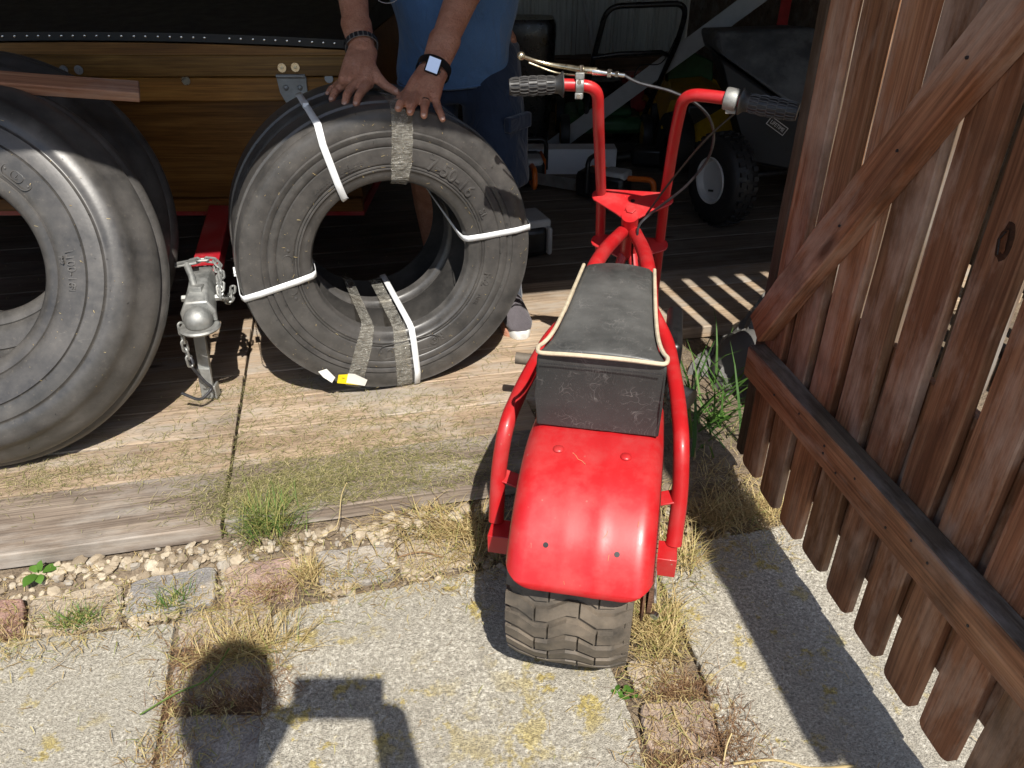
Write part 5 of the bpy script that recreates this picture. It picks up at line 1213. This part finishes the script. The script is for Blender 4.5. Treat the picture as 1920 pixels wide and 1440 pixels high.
A_, B_, C_, D_ = AY(1338, 58, yv + .25), AY(1535, 52, yv + .15), AY(1535, 235, yv - .1), AY(1348, 98, yv + .1)
mb = MB(); back_ = Vector((.06, .55, -.05)); q = [D_, C_, B_, A_]
mb.add(q + [p + back_ for p in q], [(0, 1, 2, 3), (7, 6, 5, 4), (0, 4, 5, 1), (1, 5, 6, 2), (2, 6, 7, 3), (3, 7, 4, 0)]); tb_ = mk('tub', mb, M['dusty_black'], ct, world=True, bevel=.02, smooth=True, sharp=40)
mb = MB(); F0, F1 = D_ + Vector((-.005, -.01, -.012)), C_ + Vector((.0, -.012, -.012)); lo0, lo1 = Vector((F0.x + .09, F0.y - .02, .33)), Vector((F1.x, F1.y - .02, .33))
q = [AY(1400, 305, yv - .03), AY(1535, 330, yv - .1), F1, F0, AY(1372, 190, yv + .0)]; mb.add(q + [p + Vector((.03, .3, 0)) for p in q], [(0, 1, 2, 3, 4), (9, 8, 7, 6, 5), (0, 5, 6, 1), (1, 6, 7, 2), (2, 7, 8, 3), (3, 8, 9, 4), (4, 9, 5, 0)]); mk('tub_front', mb, M['tonneau'], ct, world=True, bevel=.012)
# maker's plate
lc = AY(1457, 236, yv - .16); rot = Matrix.Rotation(R(-33), 3, 'Y').inverted() if False else None
xa = (AY(1472, 247, yv - .165) - AY(1441, 224, yv - .155)).normalized(); za = Vector((0, 0, 1)); na_ = xa.cross(Vector((.25, 0, 1)).normalized()).normalized(); na_ = na_ if na_.y < 0 else -na_; za = na_.cross(xa) if na_.cross(xa).z > 0 else xa.cross(na_)
mb = MB()
def lp_(x, z, o=0): return lc + xa * x + za * z + na_ * o
def lbox(x0, x1, z0, z1, o): mb.add([lp_(x0, z0, o), lp_(x1, z0, o), lp_(x1, z1, o), lp_(x0, z1, o), lp_(x0, z0, o - .003), lp_(x1, z0, o - .003), lp_(x1, z1, o - .003), lp_(x0, z1, o - .003)], [(0, 1, 2, 3), (7, 6, 5, 4), (0, 4, 5, 1), (1, 5, 6, 2), (2, 6, 7, 3), (3, 7, 4, 0)])
lbox(-.042, .042, -.017, .017, .004); lb_ = mk('badge', mb, M['white_print'], ct, world=True, smooth=False)
mb = MB(); lbox(-.0395, .0395, -.0145, .0145, .0050); mk('badge_field', mb, M['black_plastic'], lb_, world=True, smooth=False)
mb = MB(); vs, fs = text_geo('LIFETIME', .0185, .0003); mb.add([lp_(v.x * .92, v.y * 1.15, .0056 + v.z) for v in vs], fs); mk('badge_text', mb, M['white_print'], lb_, world=True, smooth=False)
# yellow mower body, red and yellow wheelbarrow parts, green mower, black bin
yl = thing('riding_mower', 'yellow riding mower half hidden behind the right handlebar of the bike', 'riding mower', (.98, 4.15, DZ))
Y0 = 4.0
ho = [AY(1238, 243, Y0), AY(1262, 192, Y0 + .1), AY(1330, 182, Y0 + .1), AY(1362, 205, Y0), AY(1392, 262, Y0 - .1), AY(1300, 263, Y0 - .1), AY(1296, 240, Y0)]
mb = MB(); n = len(ho); mb.add(ho + [p + Vector((.05, .5, .04)) for p in ho], [tuple(range(n)), tuple(range(2 * n - 1, n - 1, -1))] + [(i, (i + 1) % n, n + (i + 1) % n, n + i) for i in range(n)]); mk('hood', mb, M['yellow_plastic'], yl, world=True, bevel=.02)
mb = MB(); mb.lathe([(-.05, .03), (-.06, .1), (-.05, .145), (0, .155), (.05, .145), (.06, .1), (.05, .03)], (.83, 3.98, .215), (1, .15, 0), 32); mk('wheel', mb, M['rubber_black'], yl, world=True)
mb = MB(); mb.box((1.02, 4.2, .33), (.3, .4, .14)); mk('chassis', mb, M['black_plastic'], yl, world=True, bevel=.02)
gm_ = thing('reel_mower', 'red mower with yellow wheels behind the left of the bike fork', 'mower', (.75, 4.75, DZ))
mb = MB(); mb.box((.72, 4.75, .32), (.14, .2, .2)); mk('housing', mb, M['red_plastic'], gm_, world=True, bevel=.02)
for x, z in ((.79, .24), (.63, .2)):
    mb = MB(); mb.lathe([(-.02, .07), (-.025, .12), (0, .13), (.025, .12), (.02, .07)], (x, 4.62, z), (1, .2, 0), 28); w1 = mk('wheel', mb, M['rubber_black'], gm_, world=True)
    mb = MB(); mb.lathe([(-.03, .06), (-.03, .085), (.03, .085), (.03, .06)], (x, 4.62, z), (1, .2, 0), 28, closed=True); mk('rim', mb, M['yellow_plastic'], w1, world=True)
gr_ = thing('garden_tractor', 'green mower body in the dark beside the dump cart', 'mower', (.98, 4.65, DZ))
mb = MB(); mb.loft([[Vector((x, 4.5 + .1 * math.sin(a), .42 + z)) for x, z in ((.86, -.1), (1.12, -.1), (1.1, .1), (.95, .16), (.86, .06))] for a in (0, 1, 2, 3)]); mk('hood', mb, M['green_paint'], gr_, world=True, bevel=.02)
mb = MB(); mb.box((1.0, 4.7, .25), (.3, .5, .2)); mk('chassis', mb, M['black_plastic'], gr_, world=True, bevel=.02)
bn = thing('black_tub', 'rounded black plastic tub standing behind the man by the back wall', 'tub', (.07, 4.35, DZ))
mb = MB(); rr = []
for z, s_ in ((0, .8), (.3, .92), (.60, 1.), (.665, 1.0), (.69, .93)):
    rr.append([Vector((.06 + math.copysign(abs(math.cos(a)) ** .5, math.cos(a)) * .17 * s_, 4.4 + math.copysign(abs(math.sin(a)) ** .5, math.sin(a)) * .14 * s_, DZ + z)) for a in [2 * math.pi * k / 32 for k in range(32)]])
mb.loft(rr); mk('tub_shell', mb, M['black_enamel'], bn, world=True)
# chainsaws on the floor
def saw(loc, rz, label, s_=1.0):
    t = thing('chainsaw', label, 'chainsaw', loc, rz, 'chainsaws on the shed floor')
    mb = MB(); mb.box((0, 0, .075), (.24 * s_, .13, .12)); bd = mk('motor_body', mb, M['black_plastic'], t, bevel=.02)
    mb = MB(); mb.box((.02, -.068, .085), (.16, .016, .10)); cv = mk('side_cover', mb, M['orange_plastic'], t, bevel=.012)
    mb = MB(); 
    for k in range(6): mb.box((-.035 + k * .021, -.078, .09), (.007, .004, .07))
    mk_parts('vent_slot', mb, M['black_enamel'], cv)
    mb = MB(); mb.box((-.06, 0, .13), (.12, .11, .04)); mk('top_cover', mb, M['grey_plastic'], t, bevel=.015)
    mb = MB(); mb.tube(fillet([(.06, -.09, .05), (.06, -.09, .2), (.05, .08, .2), (.05, .08, .05)], .04, 6), .011, 10); mk('front_handle', mb, M['black_plastic'], t)
    mb = MB(); mb.tube(fillet([(-.12, 0, .12), (-.24, 0, .13), (-.25, 0, .05), (-.12, 0, .04)], .03, 6), .013, 10); mk('rear_handle', mb, M['orange_plastic'], t)
    mb = MB(); mb.box((.33, .03, .06), (.42, .005, .055)); mk('guide_bar', mb, M['galv'], t, bevel=.002)
saw(G(1130, 375, DZ), R(150), 'orange and black chainsaw on the floor, seen left of the bike fork')
saw(G(985, 355, DZ) + Vector((.02, .1, 0)), R(95), 'orange and black chainsaw behind the tyres, below the white beam')
bl = thing('leaf_blower', 'grey and black power tool on the floor just right of the tyre pair', 'power tool', G(1000, 482, DZ))
q = G(1000, 482, DZ); mb = MB(); mb.box(q + Vector((-.02, .06, .065)), (.12, .17, .12), Matrix.Rotation(R(20), 3, 'Z')); mk('housing', mb, M['black_plastic'], bl, world=True, bevel=.025)
mb = MB(); mb.box(q + Vector((-.02, .07, .125)), (.13, .16, .045), Matrix.Rotation(R(20), 3, 'Z')); mb.box(q + Vector((.04, .05, .07)), (.02, .15, .11), Matrix.Rotation(R(20), 3, 'Z')); mk('cover', mb, M['grey_plastic'], bl, world=True, bevel=.015)
mb = MB(); mb.box(q + Vector((-.06, -.015, .13)), (.035, .01, .02), Matrix.Rotation(R(20), 3, 'Z')); mk('red_tab', mb, M['red_plastic'], bl, world=True)
# dark odds and ends on the floor to the right of the fork
dk = thing('hand_tool', 'black power tool lying on the floor right of the bike fork', 'power tool', G(1225, 300, DZ))
q = G(1225, 318, DZ); mb = MB(); mb.box(q + Vector((0, .05, .06)), (.22, .12, .1), Matrix.Rotation(R(-15), 3, 'Z')); mb.cyl(q + Vector((-.11, .05, .06)), q + Vector((-.28, .02, .05)), .03, 14); mk('housing', mb, M['black_plastic'], dk, world=True, bevel=.02)
# hose hanging on the wall, two poles behind the cart
hs = thing('hose', 'pale hose hanging down the ribbed metal wall', 'hose', AY(1095, 0, 5.2))
mb = MB(); mb.tube(bez([AY(1088, -40, 5.25), AY(1098, 20, 5.24), AY(1108, 60, 5.24), AY(1112, 110, 5.23)], 8), .011, 8); mk('hose_run', mb, M['grey_pole'], hs, world=True)
rp_ = thing('red_blade', 'dark red metal tool leaning behind the dump cart', 'tool', AY(1470, 60, 4.2)); mb = MB(); mb.beam(AY(1462, 70, 4.2), AY(1482, -40, 4.3), .05, .02); mk('shaft', mb, M['red_plastic'], rp_, world=True)
rl = plank('reddish_bar', AY(-40, 42, 2.75), AY(88, 12, 3.0), .05, .035, (0, 0, 1), M['red_plastic'], None, jit=.0005); tag(rl, 'dark reddish bar lying on the black trailer cover, far left', 'bar')
# plastic bag by the post
bg_ = thing('plastic_bag', 'crumpled dusty clear plastic bag slumped against the door post', 'bag', (.70, 2.02, 0))
mb = MB(); rr = []
for i in range(15):
    t_ = i / 14; z = .005 + .24 * t_ ** 1.2; rad = .155 * (1 - t_) ** .8 + .02; cx = .70 + .12 * t_; cy = 1.98 + .15 * t_
    ring = []
    for k in range(40):
        a = 2 * math.pi * k / 40; n_ = mnoise.noise(Vector((math.cos(a) * 2.5, math.sin(a) * 2.5, t_ * 5))); n2 = abs(mnoise.noise(Vector((math.cos(a) * 6, math.sin(a) * 6, t_ * 9 + 4))))
        q = rad * (1 + .28 * n_ - .35 * n2); ring.append(Vector((cx + q * math.cos(a), cy + q * math.sin(a) * .8, z + .03 * n_)))
    rr.append(ring)
mb.loft(rr); mk('film', mb, M['bag_film'], bg_, world=True, sharp=25)
mb = MB(); rr = []
for i in range(9):
    t_ = i / 8; z = .004 + .16 * math.sin(t_ * 1.5); rad = .11 * math.cos(t_ * 1.5) + .005
    rr.append([Vector((.71 + rad * math.cos(a), 2.0 + rad * math.sin(a) * .8, z)) for a in [2 * math.pi * k / 20 for k in range(20)]])
mb.loft(rr); mk('contents', mb, M['concrete_gray'], bg_, world=True)
# ============================================================ PLANTS, STRAW, PEBBLES
def blades(mb, pts, rg, h, spread, lean, wd, bend=1.0, cval=None, flat=0.0):
    for p in pts:
        a = rg.uniform(0, 2 * math.pi); d = Vector((math.cos(a), math.sin(a), 0)); L = h * rg.uniform(.5, 1.2); ln = lean * rg.uniform(.3, 1.2)
        s_ = Vector((-d.y, d.x, 0)) * wd * rg.uniform(.6, 1.2); c = Vector(p); dirv = (Vector((0, 0, 1)) * (1 - flat) + d * ln).normalized(); mb.cur = rg.random() if cval is None else min(1, max(0, rg.gauss(cval[0], cval[1])))
        vs = []; nsg = 4
        for i in range(nsg + 1):
            t_ = i / nsg; w_ = s_ * (1 - t_ ** 1.6) * .5; vs += [c - w_, c + w_]
            dirv = (dirv + Vector((d.x * .25, d.y * .25, -.34 * bend)) * t_ * 1.1 + Vector((rg.uniform(-.12, .12), rg.uniform(-.12, .12), rg.uniform(-.05, .05)))).normalized(); c = c + dirv * (L / nsg)
            if c.z < p[2] + .002: c.z = p[2] + .002 + rg.random() * .004
        mb.add(vs, [(2 * i, 2 * i + 1, 2 * i + 3, 2 * i + 2) for i in range(nsg)])
NTUFT = [0]
def tuft(label, px, py, n, h, rx, ry, m='straw', lean=.9, wd=.0022, bend=1.0, cval=None, z=0, name='grass_tuft', cat='grass tuft', flat=0.0, group='grass tufts between the stones', rot=0.0):
    NTUFT[0] += 1; rg = random.Random(NTUFT[0] * 13); c = G(px, py, z); pts = []
    for _ in range(n):
        x, y = rg.gauss(0, rx), rg.gauss(0, ry); pts.append((c.x + x * math.cos(rot) - y * math.sin(rot), c.y + x * math.sin(rot) + y * math.cos(rot), z - .004))
    t = thing(name, label, cat, c, group=group); mb = MB(); blades(mb, pts, rg, h, 0, lean, wd, bend, cval, flat); mk('blade', mb, M[m], t, world=True, attr=True, kind='stuff', smooth=False); return t
tuft('fresh green and dry grass tuft growing out of the deck edge at the plank joint', 505, 985, 460, .095, .038, .022, 'green', 1.0, .0022, 1.0, (.84, .2), z=.04, rot=.2)
tuft('straw fringe under the green tuft at the deck edge', 530, 1020, 260, .06, .05, .016, 'straw', 1.3, .0018, 1.1, (.5, .25), rot=.2)
tuft('golden dry tuft between the pink and the grey paving stones', 574, 1078, 150, .062, .016, .014, 'straw', 1.1, .0021, .8, (.55, .2))
tuft('reddish brown withered tuft at the right end of the pink paving stone', 512, 1112, 140, .045, .02, .013, 'roots', 1.4, .0016, .6)
tuft('small green and brown tuft in front of the dark grey paving stone', 326, 1132, 110, .055, .02, .010, 'green', 1.0, .0023, .6, (.7, .3))
tuft('olive tuft in front of the tan paving stone at the left', 146, 1165, 130, .05, .028, .010, 'green', 1.2, .0022, .7, (.75, .22), rot=.2)
tuft('brown withered tuft at the left edge beside the red paving stone', 10, 1180, 110, .04, .025, .012, 'roots', 1.3, .0016, .7)
tuft('big straw clump at the deck edge left of the bike', 800, 985, 420, .11, .055, .018, 'straw', 1.7, .0024, 1.4, (.5, .25), rot=.05)
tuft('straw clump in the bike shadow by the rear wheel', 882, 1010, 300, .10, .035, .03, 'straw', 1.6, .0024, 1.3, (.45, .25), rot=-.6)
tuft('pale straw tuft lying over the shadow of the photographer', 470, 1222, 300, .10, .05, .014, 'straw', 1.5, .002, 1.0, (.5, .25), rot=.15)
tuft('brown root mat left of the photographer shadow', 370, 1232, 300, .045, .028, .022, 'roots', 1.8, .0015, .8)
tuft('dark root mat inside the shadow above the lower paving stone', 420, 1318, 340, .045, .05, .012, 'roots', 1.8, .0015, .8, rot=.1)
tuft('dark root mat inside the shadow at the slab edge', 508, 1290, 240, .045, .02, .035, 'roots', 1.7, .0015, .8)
tuft('thin root fringe along the left slab edge', 318, 1330, 200, .03, .008, .05, 'roots', 1.6, .0014, .8, rot=.25)
tuft('root fringe at the bottom edge of the picture, left slab corner', 300, 1425, 120, .035, .025, .01, 'roots', 1.6, .0014, .8)
tuft('large bleached straw clump right of the rear tyre', 1228, 1178, 520, .085, .026, .045, 'straw', 1.0, .0024, 1.1, (.6, .2), rot=.2)
tuft('straw wisps sticking out behind the mudguard on the right', 1275, 1048, 190, .10, .02, .03, 'straw', 1.3, .0023, 1.1, (.6, .22))
tuft('brown root mat above the small paving stone right of the tyre', 1270, 1292, 420, .04, .04, .016, 'roots', 1.8, .0014, .8)
tuft('brown root mat at the right of the small paving stone', 1368, 1392, 420, .045, .026, .035, 'roots', 1.7, .0015, .8)
tuft('brown root mat below the small paving stone', 1255, 1425, 260, .035, .04, .014, 'roots', 1.8, .0014, .8)
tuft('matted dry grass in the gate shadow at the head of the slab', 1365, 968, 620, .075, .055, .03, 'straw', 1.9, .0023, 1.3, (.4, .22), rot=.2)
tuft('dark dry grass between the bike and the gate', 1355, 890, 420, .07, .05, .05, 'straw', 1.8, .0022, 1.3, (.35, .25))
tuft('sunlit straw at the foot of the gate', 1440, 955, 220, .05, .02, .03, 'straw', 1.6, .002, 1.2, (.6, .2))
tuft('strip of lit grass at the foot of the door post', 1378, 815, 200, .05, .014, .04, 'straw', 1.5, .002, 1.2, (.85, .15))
tuft('tall green grass blades growing between bike and door post', 1312, 812, 42, .26, .045, .06, 'green', .9, .0095, .8, (.35, .2), name='tall_grass', cat='grass')
tuft('broad green grass beside the plastic bag', 1335, 742, 30, .24, .06, .05, 'green', 1.1, .009, 1.0, (.35, .2), name='tall_grass', cat='grass')
tuft('dry grass heap in the sun stripes inside the shed', 1290, 610, 700, .045, .14, .22, 'straw', 2.2, .0018, 1.2, (.2, .18), z=.015, rot=-.3)
# small leafy weeds
def leaf(mb, base, d, L, wd, rg, droop=.3, n=6):
    d = Vector(d).normalized(); s_ = d.cross(Vector((0, 0, 1))).normalized(); vs = []; c = Vector(base); dv = d.copy()
    for i in range(n + 1):
        t_ = i / n; w_ = wd * (math.sin(math.pi * min(1, .12 + t_ * .88)) ** .8) * (1 + .12 * math.sin(i * 5.)); cup = Vector((0, 0, .18 * w_))
        vs += [c - s_ * w_ + cup, c, c + s_ * w_ + cup]; dv = (dv + Vector((0, 0, -droop / n))).normalized(); c = c + dv * L / n
    mb.add(vs, [q for i in range(n) for q in ((3 * i, 3 * i + 1, 3 * i + 4, 3 * i + 3), (3 * i + 1, 3 * i + 2, 3 * i + 5, 3 * i + 4))])
wd_ = thing('weed', 'bright green broad-leaved weed at the deck edge, far left', 'weed', G(78, 1090)); c = G(76, 1082, .012); rg = random.Random(8)
for q, (dx_, dy_, dz_, L, w_) in enumerate(((-.3, -.8, .35, .036, .0135), (1, .5, .55, .036, .0125), (.1, .4, 1.2, .026, .008), (.55, -.9, .3, .026, .009), (-.7, .4, .7, .024, .008))):
    mb = MB(); mb.cur = .35 + .12 * q; b = c + Vector((dx_ * .006, dy_ * .006, .012)); leaf(mb, b, (dx_, dy_, dz_), L, w_, rg, .9); mk('leaf', mb, M['leaf'], wd_, world=True, attr=True, mods=[('SUBSURF', dict(levels=1, render_levels=1))])
mb = MB(); mb.cur = .3; mb.tube([c + Vector((0, 0, -.005)), c + Vector((0, 0, .02))], .0018, 6); mk('stem', mb, M['leaf'], wd_, world=True, attr=True)
w2 = thing('weed', 'small toothed green weed sprouting below the rear tyre', 'weed', G(1168, 1300)); c = G(1168, 1300)
for q in range(9):
    a = q * 2.4; mb = MB(); mb.cur = rg.random(); b = c + Vector((rg.uniform(-.012, .016), rg.uniform(-.012, .018), 0)); leaf(mb, b, (math.cos(a), math.sin(a), .7), .019, .0042, rg, 1.0, 5); mk('leaf', mb, M['leaf'], w2, world=True, attr=True)
w3 = thing('weed', 'small bright green leaves catching the sun by the door post', 'weed', G(1350, 790)); c = G(1350, 800)
for q in range(5):
    a = q * 1.3; mb = MB(); mb.cur = .8; leaf(mb, c + Vector((0, 0, .02)), (math.cos(a), math.sin(a), 1.3), .035, .008, rg, .9, 5); mk('leaf', mb, M['leaf'], w3, world=True, attr=True)
# long loose stalks
def stalk(label, pts, r=.0016, m='straw', cv=.65):
    t = thing('straw_stalk', label, 'straw', pts[0], group='loose straw stalks'); mb = MB(); mb.cur = cv; mb.tube(bez(pts, 4), r, 5); mk('stem', mb, M[m], t, world=True, attr=True)
stalk('pale bent straw stalk at the bottom edge right of the paving stones', [G(1375, 1432, .01), G(1450, 1425, .006), G(1520, 1440, .004), G(1600, 1436, .004)], .002)
stalk('thin straw stalk standing at the bottom edge by the brown roots', [G(1355, 1440, .0), G(1362, 1400, .02), G(1372, 1375, .03)])
stalk('kinked straw stalk across the small paving stone', [G(1262, 1325, .008), G(1270, 1350, .005), G(1298, 1396, .005)], .0018)
stalk('long greenish stalk crossing from the root mat over the left slab', [G(262, 1340, .012), G(330, 1300, .010), G(390, 1272, .02), G(430, 1215, .025)], .0016, 'green', .75)
stalk('thin twig arching over the clippings at the deck edge', [G(600, 1005, .04), G(632, 985, .06), G(640, 930, .1), G(650, 905, .11)], .001)
stalk('curved twig lying on the tan paving stone left of the bike', [G(745, 1045, .008), G(790, 1035, .012), G(830, 1045, .008)], .0015, 'roots', .7)
# grass clippings scattered over the deck (nobody could count them)
rg = random.Random(77); mb = MB()
def strip(p, a, L, wd, z):
    d = Vector((math.cos(a), math.sin(a), 0)); s_ = Vector((-d.y, d.x, 0)) * wd * .5; b = rg.uniform(-.25, .25); m_ = p + d * L * .5 + Vector((-d.y, d.x, 0)) * b * L * .5; e = p + d * L
    mb.cur = rg.random(); z0, z1, z2 = z + rg.random() * .006, z + rg.random() * .010, z + rg.random() * .006
    mb.add([Vector((p.x - s_.x, p.y - s_.y, z0)), Vector((p.x + s_.x, p.y + s_.y, z0)), Vector((m_.x + s_.x, m_.y + s_.y, z1)), Vector((m_.x - s_.x, m_.y - s_.y, z1)), Vector((e.x, e.y, z2))], [(0, 1, 2, 3), (3, 2, 4)])
clus = [((560, 905), .15, .055, 1500), ((500, 945), .08, .05, 1000), ((690, 870), .18, .08, 1300), ((480, 735), .14, .05, 420), ((640, 790), .2, .08, 600), ((800, 760), .2, .07, 380), ((400, 850), .1, .05, 200), ((130, 890), .16, .04, 500), ((60, 905), .12, .05, 200), ((790, 930), .16, .06, 500), ((300, 820), .2, .05, 160), ((860, 870), .1, .12, 300), ((620, 960), .14, .02, 250), ((960, 660), .12, .06, 90)]
for (px, py), sx_, sy_, n in clus:
    c = G(px, py, DZ)
    for _ in range(int(n * 2.1)):
        x, y = rg.gauss(0, sx_), rg.gauss(0, sy_); p = Vector((c.x + x * .977 - y * .211, c.y + x * .211 + y * .977, DZ))
        l = sl(p)
        if l.y < 1.40 or l.x > .45: continue
        strip(p, rg.uniform(0, 6.28) if rg.random() < .5 else rg.gauss(.3, .7), rg.choice((rg.uniform(.004, .016), rg.uniform(.012, .045))), rg.uniform(.0005, .0013), DZ + .0005)
for _ in range(1300):
    l = Vector((rg.uniform(-1.5, .6), rg.uniform(1.4, 3.2), 0)); p = sw(l.x, l.y); strip(p, rg.uniform(0, 6.28), rg.uniform(.003, .018), rg.uniform(.0005, .0012), DZ + .0005)
mk('grass_clippings', mb, M['clipping'], None, attr=True, smooth=False, kind='stuff')
mb = MB()                                     # straw and chaff over ground, joints and slabs
for _ in range(11000):
    q = rg.random()
    if q < .30: x, y = rg.uniform(.2, .62), rg.uniform(1.22, 2.3); n = rg.random()
    elif q < .62:
        t_ = rg.uniform(-1.15, .35); x, y = t_, 1.18 + .225 * (t_ + .3) + rg.gauss(0, .05)
    elif q < .72: x, y = rg.gauss(.27, .04), rg.uniform(.7, 1.2)
    elif q < .82: x, y = rg.gauss(-.56, .05), rg.uniform(.7, 1.12)
    elif q < .89: x, y = rg.uniform(.4, 1.1), rg.uniform(1.7, 2.9)
    elif q < .915: x, y = rg.uniform(-1.1, .8), rg.uniform(.68, 1.2)
    else:
        p_ = sw(rg.uniform(-1.25, .3), rg.gauss(1.345, .02)); x, y = p_.x, p_.y
    l = sl(Vector((x, y, 0)))
    if 1.37 < l.y and l.x < .42: continue
    if 1.31 < l.y < 1.37: zz = soil_z(x, y) + .005
    else: zz = .0035
    strip(Vector((x, y, 0)), rg.uniform(0, 6.28), rg.uniform(.006, .04) if q < .89 else rg.uniform(.004, .03), rg.uniform(.0006, .0016), zz)
mk('straw_litter', mb, M['straw'], None, attr=True, smooth=False, kind='stuff')
# pebbles in the joint along the deck and under the bike
mb = MB()
def pebble(p, r):
    mb.cur = rg.random(); sc = (rg.uniform(.8, 1.4), rg.uniform(.7, 1.2), rg.uniform(.5, .85)); rot = Matrix.Rotation(rg.uniform(0, 6.28), 3, 'Z') @ Matrix.Rotation(rg.uniform(-.5, .5), 3, 'X'); n0 = len(mb.v); mb.ball(p, r, sc, 7, 5, rot)
    for i in range(n0, len(mb.v)): q = Vector(mb.v[i]); d = q - Vector(p); mb.v[i] = tuple(Vector(p) + d * (1 + rg.uniform(-.18, .18)))
for _ in range(820):
    t_ = rg.uniform(-1.2, .25); l = Vector((t_, 1.345 + rg.gauss(.01, .026), 0))
    if l.y > 1.382: continue
    p = sw(l.x, l.y); pebble(Vector((p.x, p.y, soil_z(p.x, p.y) + rg.uniform(-.001, .006))), rg.uniform(.003, .0115) if rg.random() < .93 else rg.uniform(.012, .018))
for _ in range(420):
    px, py = rg.choice(((575, 1060, ), (235, 1120), (410, 1100), (742, 1050), (640, 1112), (800, 1088), (250, 1172), (300, 1160), (905, 1050), (930, 1070), (890, 1085), (720, 1010), (1010, 1050), (1330, 880), (1360, 855))); c = G(px, py); pebble(Vector((c.x + rg.gauss(0, .022), c.y + rg.gauss(0, .012), rg.uniform(-.012, .0))), rg.uniform(.003, .0105))
for _ in range(160): pebble(Vector((rg.uniform(-.1, .5), rg.uniform(1.24, 1.65), rg.uniform(-.012, -.001))), rg.uniform(.004, .012))
mk('pebbles', mb, M['pebble'], None, attr=True, sharp=25, kind='stuff')
# dry soil heaped inside the doorway, right of the deck

# bits of hay stuck to the tyre faces
mb = MB(); rg = random.Random(21)
def hay(Mt, prof, Rr, n, rlo, rhi, yoff=-.0016):
    for _ in range(n):
        a = rg.uniform(0, 6.283); r = rg.uniform(rlo, rhi)
        ys = min(prof, key=lambda q: abs(q[1] - r))[0] + yoff
        th_ = rg.uniform(0, 6.283); L = rg.choice((rg.uniform(.0015, .004), rg.uniform(.002, .006), rg.uniform(.005, .013))); wd = rg.uniform(.00025, .0006)
        d = Vector((math.cos(th_), 0, math.sin(th_))); s_ = Vector((-d.z, 0, d.x)) * wd; c = Vector((r * math.sin(a), ys, Rr + r * math.cos(a))); m_ = c + d * L * .5 + s_ * rg.uniform(-2, 2) + Vector((0, -.0012, 0)); e = c + d * L
        mb.cur = rg.uniform(.25, .7); mb.add([Mt @ p for p in (c - s_, c + s_, m_ + s_, m_ - s_, e)], [(0, 1, 2, 3), (3, 2, 4)])
hay(WM['tyre'], [(y, .201 + (r - .196) * (.184 / .18)) for y, r in PA_F], .385, 150, .215, .375)
hay(WM['tyre.002'], [(y * .256 / .29, .2177 + (r - .196) * 1.0178) for y, r in PB_F], .463, 130, .235, .43)
mk('hay_bits', mb, M['straw'], None, attr=True, smooth=False, kind='stuff')
